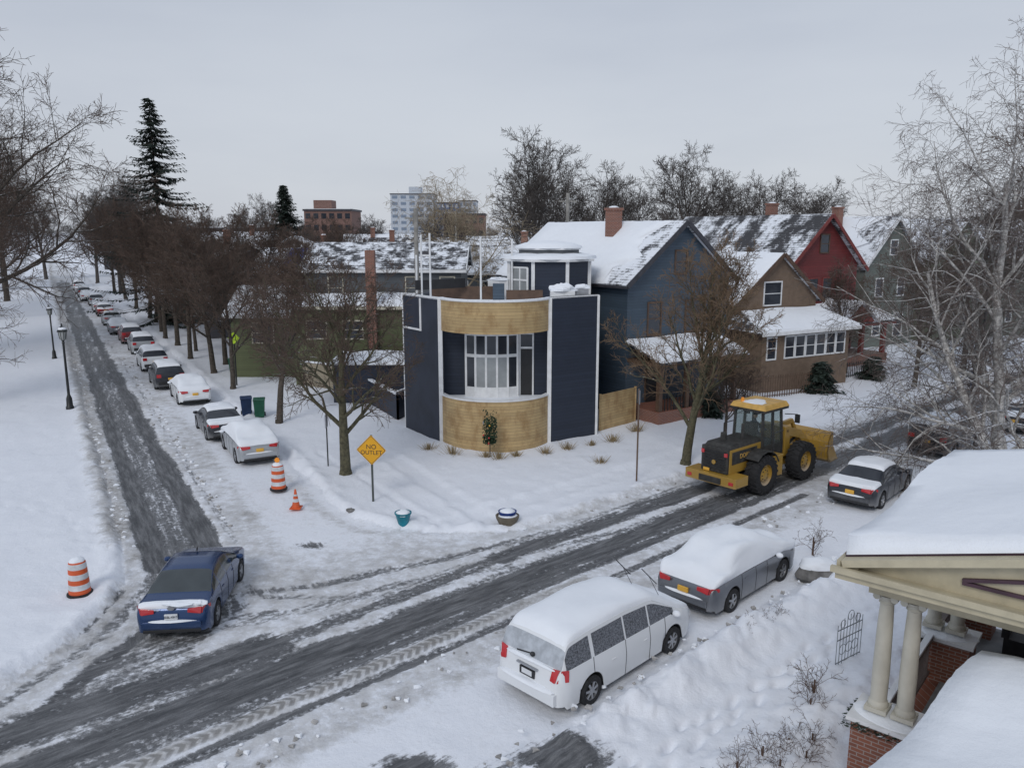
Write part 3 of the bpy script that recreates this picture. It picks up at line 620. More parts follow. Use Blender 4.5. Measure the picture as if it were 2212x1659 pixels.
spec=[(-29,76,20,8,9,7,9.2),(-9,74,-5,9,9,6.6,8.8),(1.5,68,0,10,8,6.2,8.0),(-37,88,25,9,9,7,9.6),(-24,90,10,10,9,6.6,8.6),(-12,92,0,9,8,6.8,9.0),(-1,88,5,9,9,6.6,9.0),(9,84,10,9,9,6.9,9.3),
 (-46,106,25,9,9,7,10),(-33,106,10,9,9,7,9.4),(-20,110,5,12,9,7,9.2),(-6,108,0,10,9,7,9.4),(6,112,0,10,9,7,9.3),(16,92,20,10,9,7,9.6),(-44,128,10,9,9,7,10),(60,100,30,10,10,8,11),(73,108,30,10,10,8,11),(26,118,10,12,9,7,9.7),(44,122,10,12,9,7.5,10),(12,72,30,8,9,6.5,8.6),
 (-26,126,5,14,9,7,9.6),(-8,128,5,14,9,7,9.6)]
for i,(x,y,a,w,d,e,r) in enumerate(spec):
    house('neighbourhood_house',x,y,a,w,d,e,r,bgw[i%8],[ASPH,ROOFH][i%2],axis='xy'[i%3==0],snow=i%3!=1,wins=[('F',2,4.3,.9,1.4),('F',w-2.2,4.3,.9,1.4),('F',w/2,4.3,.9,1.4)],chim=[(w*.3,d*.4,.7,e,r+1.0)] if i%2==0 else ())
def block(name,x,y,w,d,h,wall,rows,cols,glm=GLASS,extra=None,a=0):
    g=group(name,(x,y,0),a);b=MB();b.box(0,w,0,d,-1,h,wall);b.box(-.3,w+.3,-.3,d+.3,h,h+.5,DKT)
    if extra: b.box(*extra[:4],h+.5,extra[4],extra[5])
    b.build('walls',g);wn=MB();fh=h/rows;cw=w/cols
    for r in range(rows):
        for c in range(cols): wn.box(c*cw+cw*.2,c*cw+cw*.8,-.12,.05,r*fh+fh*.35,r*fh+fh*.8,glm)
    wn.build('windows',g)
    s=MB();s.box(.2,w-.2,.2,d-.2,h+.5,h+.62,SNOW);s.build('roof_snow',g)
CONC=mat('pale_concrete',(.42,.45,.49),.8);BGL=mat_glass('blue_curtain_wall',(.06,.12,.25),.2);BRF=mat('far_brick',(.20,.12,.10),.9);BGG=mat_glass('grey_ribbon_glass',(.16,.20,.26),.3)
block('hospital_building',-62,420,22,20,28.5,CONC,9,5,BGG,extra=(9,15,4,14,32.5,CONC));block('office_tower',-38,415,11,16,24,BGL,7,5,CONC)
block('office_tower',-27,418,9,16,25,CONC,7,4,BGG)
block('brick_apartments',-57,225,13,14,15.6,BRF,5,6,extra=(2,7,3,9,18.6,BRF));block('brick_apartments',-20,240,12,14,14.8,BRF,4,6)
block('dark_apartments',-108,215,10,16,12.0,DARKW,4,4);block('school_building',-84,195,30,14,10.5,DARKW,3,10)
g=group('church_steeple',(158,250,0));b=MB();b.box(-3,3,-3,3,-1,17,BRF);b.cyl((0,0,17),(0,0,28.5),2.8,.1,DKT,8);b.box(-12,3,3,26,-1,10,BRF)
for a in(-2.4,2.4):
    for c in(-2.4,2.4): b.cyl((a,c,17),(a,c,20),.5,.05,DKT,6)
b.build('tower_and_spire',g)
# ------------------------------------------------------------------ flatiron corner house
def corner_house():
    O=(-.5,39,0);g=group('corner_house',O)
    L0=(-5.45,40.7);L1=(-3.4,37.9);R1=(1.78,37.9);R2=(4.18,39.5);B2=(3.0,49);B1=(-3.6,49)
    Hh=7.1
    w=MB()
    def wall(p,q,z0,z1,m,t=.2): w.beam((p[0],p[1],(z0+z1)/2),(q[0],q[1],(z0+z1)/2),t,z1-z0,m)
    wall(L0,L1,0,Hh-.05,NAVYP);wall(R1,R2,-.1,Hh,NAVY);wall(R2,B2,-.1,6.95,NAVY);wall(B1,L0,-.1,6.9,NAVY);wall(B2,B1,-.1,6.9,NAVY)
    wall((L1[0],38.0),(L1[0],38.75),2.3,5.7,NAVY,.16);wall((R1[0],38.0),(R1[0],38.75),2.3,5.7,NAVY,.16)
    w.box(-3.4,1.78,38.7,38.9,2.3,5.7,NAVY)
    w.build('walls',g,O)
    Rr=2.76;cx=-.81;cy=37.9-1.8+Rr
    a0=math.asin(2.59/Rr)
    def arc(r,n=28): return [(cx+r*math.sin(-a0+2*a0*i/n),cy-r*math.cos(-a0+2*a0*i/n)) for i in range(n+1)]
    def ring(mb,r0,r1,z0,z1,m,n=28):
        A=arc(r0,n);B=arc(r1,n)
        for i in range(n):
            vs=[(*A[i],z0),(*A[i+1],z0),(*B[i+1],z0),(*B[i],z0),(*A[i],z1),(*A[i+1],z1),(*B[i+1],z1),(*B[i],z1)]
            mb.add(vs,[(3,2,1,0),(4,5,6,7),(0,1,5,4),(2,3,7,6)]+([(3,0,4,7)] if i==0 else [])+([(1,2,6,5)] if i==n-1 else []),m)
    b=MB();ring(b,Rr-.15,Rr,-.1,2.48,WOOD);ring(b,Rr-.15,Rr,5.6,7.05,WOOD);b.build('curved_cedar_bands',g,O)
    t=MB();ring(t,Rr-.18,Rr+.04,2.48,2.55,WHITE);ring(t,Rr-.18,Rr+.05,7.05,7.11,WHITE)
    for p in(L1,R1): t.box(p[0]-.10,p[0]+.10,p[1]-.14,p[1]+.1,-.1,7.12,WHITE)
    t.box(R2[0]-.1,R2[0]+.12,R2[1]-.12,R2[1]+.1,-.1,7.12,WHITE);t.box(L0[0]-.1,L0[0]+.05,L0[1]-.1,L0[1]+.1,-.1,7.08,WHITE)
    t.beam((R1[0],R1[1]-.0,Hh+.03),(R2[0],R2[1],Hh+.03),.24,.06,WHITE);t.beam((L0[0],L0[1],Hh+.0),(L1[0],L1[1],Hh+.0),.24,.06,WHITE)
    d=(Vector((L1[0],L1[1],0))-Vector((L0[0],L0[1],0)));L0v=Vector((L0[0],L0[1],0));nn=Vector((-d.y,d.x,0)).normalized();
    if nn.y>0:nn=-nn
    a=L0v+d*.02+nn*.12;b2=L0v+d*.52+nn*.12
    t.beam(a+Vector((0,0,5.45)),b2+Vector((0,0,5.45)),.06,.09,WHITE);t.beam(b2+Vector((0,0,5.4)),b2+Vector((0,0,7.0)),.06,.09,WHITE)
    t.build('white_trim',g,O)
    fl=MB();A=arc(Rr-.15)
    fl.poly([(x,y,2.3) for x,y in A]+[(1.7,38.72,2.3),(-3.32,38.72,2.3)],SNOW);fl.poly([(x,y,5.62) for x,y in A]+[(1.7,38.72,5.62),(-3.32,38.72,5.62)],WHITE)
    fl.build('balcony_floor_and_ceiling',g,O)
    rf=MB();rf.poly([(*L0,6.6),(*L1,6.6)]+[(x,y,6.6) for x,y in arc(Rr-.1)]+[(*R1,6.6),(*R2,6.6),(*B2,6.6),(*B1,6.6)],SNOW)
    A=arc(Rr-.05)
    for i,(x,y) in enumerate(A[:-1]):
        x2,y2=A[i+1];rf.beam((x,y,7.13),(x2,y2,7.13),.2,.05,SNOW)
    rf.beam((L0[0],L0[1],7.06),(L1[0],L1[1],7.06),.2,.08,SNOW);rf.beam((R1[0],R1[1],7.11),(R2[0],R2[1],7.11),.2,.1,SNOW)
    rf.build('flat_roof_snow',g,O)
    wf=MB();gl=MB();n=5;rw=2.2;hc=1.25;cxw=-.98;sag=rw-math.sqrt(rw*rw-hc*hc);cyw=38.68-.28-sag+rw;aw=math.asin(hc/rw)
    pts=[(cxw+rw*math.sin(-aw+2*aw*i/n),cyw-rw*math.cos(-aw+2*aw*i/n)) for i in range(n+1)]
    for i,(x,y) in enumerate(pts): wf.beam((x,y,2.3),(x,y,5.5),.10,.10,WHITE,up=(0,1,0))
    for i in range(n):
        (x,y),(x2,y2)=pts[i],pts[i+1]
        gl.beam((x,y+.0,3.5),(x2,y2+.0,3.5),.03,1.5,CURT if i in(1,2,3) else GLASS);gl.beam((x,y+.0,4.85),(x2,y2+.0,4.85),.03,.9,GLASS)
        for z,h in((2.55,.5),(4.33,.15),(5.4,.22)): wf.beam((x,y,z),(x2,y2,z),.08,h,WHITE)
    for x,y in(pts[0],pts[-1]): wf.box(x-.05,x+.05,y,38.72,2.3,5.5,WHITE)
    A=pts;wf.poly([(x,y,5.48) for x,y in A]+[(A[-1][0],38.7,5.48),(A[0][0],38.7,5.48)],WHITE)
    wf.box(.34,.42,38.6,38.72,2.3,5.4,WHITE);wf.box(.42,.98,38.6,38.72,4.6,4.7,WHITE);wf.box(.42,.98,38.6,38.72,5.3,5.4,WHITE);gl.box(.42,.98,38.6,38.69,4.7,5.3,GLASS)
    wf.box(.98,1.06,38.6,38.72,2.3,5.4,WHITE);gl.box(.42,.98,38.63,38.69,2.32,4.6,DARK)
    wf.build('bow_window_frame',g,O);gl.build('bow_window_glass',g,O)
    tw=MB();cx2,cy2=2.0,44.6;rad=2.35
    P=[(cx2+rad*math.cos(R(22.5+45*i)),cy2+rad*math.sin(R(22.5+45*i))) for i in range(8)]
    tw.extr([(x,y,6.5) for x,y in P],(0,0,2.15),NAVY);tw.build('roof_tower_walls',g,O)
    tt=MB()
    for x,y in P: tt.box(x-.09,x+.09,y-.09,y+.09,6.5,8.7,WHITE)
    def oct_(r,z,h,m): tt.extr([(cx2+r*math.cos(R(22.5+45*i)),cy2+r*math.sin(R(22.5+45*i)),z) for i in range(8)],(0,0,h),m)
    oct_(2.62,8.62,.12,WHITE);oct_(1.75,8.8,.42,GREYW);oct_(1.85,9.22,.08,WHITE)
    a,b=Vector((*P[4],0)),Vector((*P[5],0));u=(b-a).normalized();nrm=Vector((u.y,-u.x,0));
    if nrm.y>0:nrm=-nrm
    def facewin(a,b,z0,z1,f0,f1):
        p=a.lerp(b,f0)+nrm*.05;q=a.lerp(b,f1)+nrm*.05;zz=Vector((0,0,1))
        tt.beam(p+zz*(z0+z1)/2,q+zz*(z0+z1)/2,.04,z1-z0,CURT)
        for z in(z0,(z0+z1)/2,z1): tt.beam(p+zz*z,q+zz*z,.1,.09,WHITE)
        for e in(p,(p+q)/2,q): tt.beam(e+zz*z0,e+zz*z1,.1,.08,WHITE,up=(0,1,0))
    facewin(a,b,7.0,8.3,.2,.8)
    tt.build('roof_tower_trim',g,O)
    sn=MB();sn.lathe([(2.66,8.74),(2.6,8.9),(2.2,8.98),(1.7,9.05)],(cx2,cy2,0),SNOW,8);sn.lathe([(1.87,9.3),(1.8,9.42),(1.3,9.58),(.5,9.68),(0,9.7)],(cx2,cy2,0),SNOW,12);sn.build('tower_snow',g,O,smooth=50)
    c=MB();c.box(1.9,3.1,39.6,40.4,6.6,7.3,WHITE);c.blob((2.5,40,7.3),.7,.5,.35,SNOW,half=True);c.box(3.2,3.8,40,40.7,6.6,7.4,CHROME);c.blob((3.5,40.3,7.4),.4,.4,.2,SNOW,half=True)
    for x,y,h in[(-4.6,41.2,10.0),(-4.1,40.6,10.1),(-1.6,41.5,9.9),(-4.9,41.6,9.0)]: c.cyl((x,y,6.6),(x,y,h),.05,.05,WHITE,8)
    c.beam((-4.6,41.2,9.0),(-4.1,40.6,9.0),.05,.08,WHITE);c.beam((-4.9,41.0,7.5),(-2.5,43,7.5),.06,.5,DARK)
    c.box(-4.3,-1.0,43.2,43.3,6.6,7.3,BRT);c.box(-.3,1.6,41.8,41.9,6.6,7.2,BRT);c.box(-1.0,-.4,42,42.6,6.6,7.5,BLUEW);c.box(-1.3,-.2,43.5,44.2,6.6,7.6,WHITE);c.blob((-.75,43.8,7.6),.6,.4,.15,SNOW,half=True)
    c.cyl((.0,43.3,6.6),(.0,43.3,9.8),.06,.06,WHITE,8)
    c.build('roof_deck_fittings',g,O)
corner_house()
# ------------------------------------------------------------------ cars
def car(name,x,y,hd,kind='sedan',paint=None,cover='full',L=4.7,W=1.82,H=1.46,wb=2.75,plate=PLATE,th=.13,wheel=.33,winm=None,rearm=None):
    g=group(name,(x,y,.03),hd)
    winm=winm or GLASS;rearm=rearm or winm
    if kind=='sedan': tp=[(0,.62),(.012,.86),(.03,.98),(.13,1.04),(.16,1.06),(.30,1.38),(.36,1.43),(.46,1.46),(.56,1.42),(.60,1.37),(.735,1.03),(.78,.99),(.93,.84),(.975,.76),(1,.55)];rw=(.155,.315);ws=(.585,.74);belt=(.99,.93);cab=(.17,.72)
    elif kind=='suv': tp=[(0,.7),(.012,1.0),(.03,1.12),(.095,1.52),(.13,1.58),(.3,1.63),(.5,1.64),(.6,1.58),(.63,1.54),(.755,1.12),(.8,1.07),(.95,.96),(.985,.86),(1,.6)];rw=(.03,.10);ws=(.615,.76);belt=(1.1,1.02);cab=(.05,.74)
    else: tp=[(0,.7),(.008,1.02),(.02,1.12),(.055,1.62),(.08,1.70),(.2,1.75),(.45,1.76),(.62,1.70),(.66,1.65),(.835,1.13),(.87,1.07),(.955,.95),(.985,.82),(1,.6)];rw=(.02,.056);ws=(.65,.84);belt=(1.12,1.04);cab=(.045,.80)
    H0=max(z for _,z in tp);k=H/H0
    xs_=[a for a,_ in tp];zs_=[b*k for _,b in tp]
    wr_=wheel;wx=[-wb/2-.02,wb/2-.02]
    def ztop(t): return float(np.mean([np.interp(t+o_,xs_,zs_) for o_ in (-.012,0,.012)])) if .03<t<.97 else float(np.interp(t,xs_,zs_))
    def sec(t):
        X=-L/2+t*L;zt=ztop(t)
        pl=min(1,.80+.20*math.sqrt(max(0,1-(1-min(1,t/.07))**2))) if t<.07 else (1 if t<.86 else 1-.22*((t-.86)/.14)**2.2)
        w=W/2*pl;zb=belt[0]*k+(belt[1]-belt[0])*k*t;zb=min(zb,zt-.03)
        f=max(0,min(1,(zt-zb)/(H-zb)))
        zf=.24 if .04<t<.95 else .32
        za=zf
        for c in wx:
            dx=abs(X-c)
            if dx<wr_+.07: za=max(za,wr_+math.sqrt((wr_+.07)**2-dx*dx)*1.0)
        wrf=w*.93+(W/2*.72-w*.93)*f if kind!='van' else w*.94+(W/2*.80-w*.94)*f
        pts=[(0,zf),(w*.72,zf),(w*.72,za),(w*.975,za),(w*.995,max(.55*k,za+.01)),(w,max(.76*k,za+.03)) if zb>.8*k else (w,max(zb-.1,za+.02)),(w*.955,max(zb,za+.04))]
        zb=pts[-1][1];zt=max(zt,zb+.015);zr=zt-.07*f-.012
        pts+=[(w*.955+(wrf-w*.955)*.86,zb+(zr-zb)*.86),(wrf,zr),(wrf*.88,zt-.025*f-.003),(wrf*.5,zt-.004),(0,zt)]
        return X,pts
    n=96;ts=sorted(set([round(i/n,4) for i in range(n+1)]+[.004,.015,.992]))
    S=[sec(t) for t in ts];m=12;ring=2*m-2
    def full(X,p): return [(X,y_,z_) for y_,z_ in p]+[(X,-y_,z_) for y_,z_ in p[-2:0:-1]]
    b=MB()
    pm=b.mi(paint);gm=b.mi(winm);dm=b.mi(DARK);rm=b.mi(rearm)
    for X,p in S: b.v+=full(X,p)
    pill={'sedan':[.30,.455,.585],'suv':[.19,.36,.53],'van':[.21,.43,.61]}[kind];pw=.008
    for i in range(len(ts)-1):
        t=(ts[i]+ts[i+1])/2
        for j in range(ring):
            b.f.append((i*ring+j,i*ring+(j+1)%ring,(i+1)*ring+(j+1)%ring,(i+1)*ring+j))
            jj=j if j<m-1 else ring-1-j
            mm=pm
            hz=S[i][1][8][1]-S[i][1][6][1]
            isr=rw[0]<t<rw[1]
            if jj<=2: mm=dm
            elif jj==6 and cab[0]<t<cab[1] and hz>.1 and not any(abs(t-q)<pw for q in pill): mm=gm
            elif jj in(9,10) and (isr or ws[0]<t<ws[1]): mm=rm if isr else gm
            elif jj==8 and (rw[0]+.005<t<rw[1]-.005 or ws[0]+.01<t<ws[1]-.01): mm=rm if isr else gm
            b.m.append(mm)
    b.f.append(tuple(range(ring)));b.m.append(pm);o=(len(ts)-1)*ring;b.f.append(tuple(o+i for i in range(ring))[::-1]);b.m.append(pm)
    b.build('body',g,smooth=42)
    wb_=MB()
    for c in wx:
        for sd in(-1,1):
            y0=sd*(W/2-.11);r=wr_
            wb_.lathe([(r*.60,-.10),(r*.9,-.115),(r*.985,-.09),(r,-.05),(r,.05),(r*.985,.09),(r*.9,.115),(r*.62,.10)],(c,y0,r),BLACK,24,axis='y')
            yy=y0+sd*.075
            wb_.lathe([(r*.64,0),(r*.60,sd*.015),(r*.57,-sd*.03),(.0,-sd*.03)],(c,yy,r),DARK,24,axis='y')
            wb_.lathe([(r*.66,.0),(r*.65,sd*.025),(r*.58,sd*.02),(r*.56,-sd*.02)],(c,yy,r),CHROME,24,axis='y')
            ns=5 if kind!='van' else 7
            for q in range(ns):
                a=q*2*math.pi/ns+.3
                wb_.beam((c,yy+sd*.012,r),(c+math.cos(a)*r*.6,yy+sd*.008,r+math.sin(a)*r*.6),.03,.055,CHROME,up=(-math.sin(a),0,math.cos(a)))
            wb_.cyl((c,yy-sd*.02,r),(c,yy+sd*.03,r),.05,.045,CHROME,10)
    wb_.build('wheels',g,smooth=40)
    d=MB();xr=-L/2
    hw=W/2
    if kind=='sedan':
        for sd in(-1,1):
            d.extr([(xr+.03,sd*hw*.80,.78*k),(xr+.008,sd*hw*.45,.83*k),(xr+.02,sd*hw*.45,.93*k),(xr+.07,sd*hw*.83,.95*k)],(-.03,0,0),REDL)
            d.extr([(xr+.03,sd*hw*.80,.78*k),(xr+.30,sd*(hw*.985),.84*k),(xr+.30,sd*(hw*.985),.93*k),(xr+.06,sd*hw*.84,.95*k)],(-.01,sd*.02,0),REDL)
        d.box(xr-.035,xr+.02,-.16,.16,.66*k,.80*k,plate);d.box(xr-.02,xr+.05,-hw*.78,hw*.78,.30,.38,DARK)
        d.box(xr-.06,xr+.1,-hw*.80,hw*.80,.44,.60*k,paint)
    elif kind=='van':
        for sd in(-1,1):
            d.extr([(xr+.03,sd*hw*.80,.86),(xr+.03,sd*hw*.66,.88),(xr+.10,sd*hw*.68,1.12),(xr+.12,sd*hw*.86,1.14)],(-.05,0,0),REDL)
            d.extr([(xr+.02,sd*hw*.82,.86),(xr+.24,sd*(hw*.985),.88),(xr+.26,sd*(hw*.97),1.13),(xr+.12,sd*hw*.88,1.14)],(-.01,sd*.02,0),REDL)
        d.box(xr-.02,xr+.03,-.22,.22,.72,.9,DARK);d.box(xr-.03,xr+.03,-.15,.15,.76,.88,plate);d.box(xr-.09,xr+.15,-hw*.84,hw*.84,.36,.62,paint)
        d.box(xr-.02,xr+.05,-.30,.32,.93,.97,CHROME)
    else:
        for sd in(-1,1):
            d.box(xr-.01,xr+.16,min(sd*hw*.60,sd*hw*.9),max(sd*hw*.60,sd*hw*.9),.86*k,1.06*k,REDL)
        d.box(xr-.03,xr+.03,-.16,.16,.72,.85,plate);d.box(xr-.06,xr+.12,-hw*.82,hw*.82,.42,.62,DARK)
    xm=-L/2+ws[1]*L-.28
    for sd in(-1,1):
        d.blob((xm,sd*(hw+.10),belt[1]*k+.07),.09,.11,.075,paint if cover!='full' else SNOWC,10,6,.02);d.beam((xm,sd*(hw*.93),belt[1]*k+.02),(xm,sd*(hw+.06),belt[1]*k+.05),.05,.04,DARK)
        for t in([.33,.56] if kind!='suv' else [.35,.55]): X=-L/2+t*L;d.box(X,X+.14,sd*hw-.012,sd*hw+.02,.80*k,.825*k,paint)
    for sd in(-1,1): d.box(L/2-.32,L/2-.06,min(sd*hw*.55,sd*hw*.84),max(sd*hw*.55,sd*hw*.84),.62*k,.74*k,WHITE)
    d.build('lamps_bumpers_mirrors',g,bevel=.01)
    e=MB()
    for t in pill[:]+[pill[-1]+.17 if kind!='van' else pill[-1]+.12]:
        X,p=sec(t)
        for sd in(-1,1):
            for q in(3,4,5):
                e.beam((X,sd*(p[q][0]+.002),p[q][1]),(X,sd*(p[q+1][0]+.002),p[q+1][1]),.012,.008,DARK,up=(0,1,0))
    e.build('door_seams',g)
    if cover:
        reg={'full':[(.02,.985,6,th)] if kind=='sedan' else [(rw[1]-.005,.985,8,th)],'roof':[(rw[1]-.02,ws[0]+.02,8,th)],'top':[(rw[1]-.01,ws[0]+.015,8,th),(.02,rw[0]+.01,6,th*.6) if kind=='sedan' else (.0,.0,0,0),(ws[1]+.0,.97,7,th*.6)],'light':[(.02,.06,7,.05)]}[cover]
        sb=MB();rd=random.Random(int(x*100+y*7))
        for t0,t1,j0,tk in reg:
            if t1<=t0: continue
            K=44;rows=[]
            ph=rd.random()*10
            for i in range(K+1):
                q=i/K;t=t0+(t1-t0)*q
                X,p=sec(t);ramp=min(1,(math.sin(min(q,1-q)*math.pi)*4.5)**.6) if 0<i<K else 0
                row=[]
                seq=p[j0:]
                dz=[]
                for a_,b_ in zip(seq[:-1],seq[1:]): dz+= [(a_[0]*(1-s_)+b_[0]*s_,a_[1]*(1-s_)+b_[1]*s_) for s_ in(0,.5)]
                dz.append(seq[-1]);nn=len(dz)
                for jx,(yy,zz) in enumerate(dz):
                    e_=jx/(nn-1);er=0 if jx==0 else min(1,.45+e_*1.1)
                    kk=tk*ramp*er*(1+.22*math.sin(X*3.1+ph+jx*.8)+rd.uniform(-.05,.05))
                    if er==0 or ramp==0: kk=-.012
                    side=max(0,1-e_*1.4)
                    row.append((X,yy+kk*.6*side,zz+kk*(1-.35*side)))
                mir=[(a_,-b_,c_) for a_,b_,c_ in row[-2::-1]]
                rows.append(row+mir)
            wd=len(rows[0]);vs=[v for r_ in rows for v in r_]
            sb.add(vs,[(i*wd+j,i*wd+j+1,(i+1)*wd+j+1,(i+1)*wd+j) for i in range(K) for j in range(wd-1)],SNOWC)
        if kind=='van':
            sb.blob((xr+.0,0,.62),.16,hw*.80,.06,SNOWC,16,5,.08,half=True)
            sb.blob((xr+.04,0,1.10),.07,hw*.7,.05,SNOWC,16,5,.15,half=True)
        if kind=='sedan': sb.blob((xr+.01,0,.60*k),.09,hw*.7,.045,SNOWC,16,4,.12,half=True)
        sb.build('snow_cover',g,smooth=80)
    return g
GREYP=mat_paint('grey_paint',(.17,.18,.20),.6);BLUEP=mat_paint('blue_paint',(.012,.045,.14),.45,.25,dirt=.08);WHITEP=mat_paint('white_paint',(.76,.78,.80),0,dirt=.15)
SILV=mat_paint('silver_paint',(.42,.44,.46),.5);BLKP=mat_paint('black_paint',(.02,.022,.03),.3);REDP=mat_paint('red_paint',(.2,.02,.025),.3)
FROSTD=mat('dark_frosted_glass',(.13,.14,.16),.4,var=.7,scale=30);FROSTR=mat('snowy_rear_glass',(.42,.45,.49),.7,var=.18,scale=5,bmp=.2)
van=car('parked_minivan',2.15,17.75,45,'van',WHITEP,'full',L=5.15,W=2.0,H=1.76,wb=3.08,plate=PLATEW,th=.13,wheel=.345,winm=FROSTD,rearm=FROSTR)
w=MB()
for y0 in(.38,-.42): w.beam((1.75,y0,1.2),(1.55,y0+.22,1.78),.012,.012,DARK);w.beam((1.62,y0+.02,1.60),(1.50,y0+.40,1.92),.012,.02,DARK)
w.beam((-2.44,-.05,1.2),(-2.46,.42,1.14),.02,.03,DARK);w.blob((-2.46,-.05,1.2),.06,.07,.05,DARK,8,5,.02)
w.build('wipers',van)
car('parked_sedan',6.35,21.95,44.6,'sedan',GREYP,'full',L=4.9,W=1.88,H=1.45,wb=2.83,th=.27,wheel=.34)
GL2=mat_glass('clear_dark_glass',(.05,.06,.065),.06)
bc=car('blue_sedan',-8.75,20.9,96,'sedan',BLUEP,'light',L=4.57,W=1.80,H=1.44,wb=2.7,plate=PLATEW,winm=GL2)
text(bc,'GZL-4317',.075,(-2.335,0,.725),(90,0,-90),TXT,'plate_number')
text(bc,'ALENTIS',.07,(-2.275,.42,.90),(90,0,-90),TXTW,'model_lettering')
e=MB();e.lathe([(.0,-.012),(.075,-.012),(.08,0)],(-2.262,0,.93),CHROME,16,axis='x',sx=1.2,sy=.7)
e.box(.2,.32,-.01,.01,1.43,1.52,DARK);e.build('badge_and_aerial',bc)
e=MB();e.blob((-2.2,-.2,1.0),.12,.35,.03,SNOWC,12,4,.3,half=True);e.blob((-2.15,-.72,.99),.12,.14,.05,SNOWC,12,4,.3,half=True);e.build('snow_patches',bc)
car('parked_sedan',14.1,30.2,47,'sedan',BLKP,'top',L=4.7,W=1.82,wb=2.8,th=.11,H=1.42)
car('parked_suv',20.6,37.0,42,'suv',BLKP,'roof',L=4.7,W=1.86,H=1.66,wb=2.7,th=.1)
car('parked_sedan',27.2,41.2,42,'sedan',BLKP,'top',th=.1);car('parked_suv',33,46,42,'suv',REDP,'roof',H=1.66,L=4.6,th=.1)
row=[(-11.1,34.2,'sedan',SILV,'full'),(-13.9,38.2,'sedan',BLKP,'top'),(-18.7,46.5,'sedan',WHITEP,'full'),(-22.1,51.2,'suv',BLKP,'top'),(-26.1,58.1,'suv',WHITEP,'full'),(-30.7,66.4,'suv',SILV,'top'),(-34.6,72.8,'suv',REDP,'full'),
 (-38.9,79.4,'sedan',GREYP,'full'),(-43.5,87.3,'sedan',SILV,'top'),(-49.1,97.0,'sedan',REDP,'top'),(-52.4,102.5,'sedan',WHITEP,'full'),(-57.3,111,'suv',SILV,'full'),(-62.4,118.4,'sedan',WHITEP,'full'),(-66.5,125.5,'suv',BLKP,'full'),(-70.7,132.5,'sedan',SILV,'full'),(-75,140,'suv',WHITEP,'full')]
for x,y,k,p_,c_ in row:
    kw=dict(H=1.68,L=4.6,W=1.85) if k=='suv' else {}
    car('parked_suv' if k=='suv' else 'parked_sedan',x-1.15,y+2.0,120,k,p_,c_,th=.14 if c_=='full' else .1,**kw)
car('parked_sedan',-12.8,64,175,'sedan',WHITEP,'full');
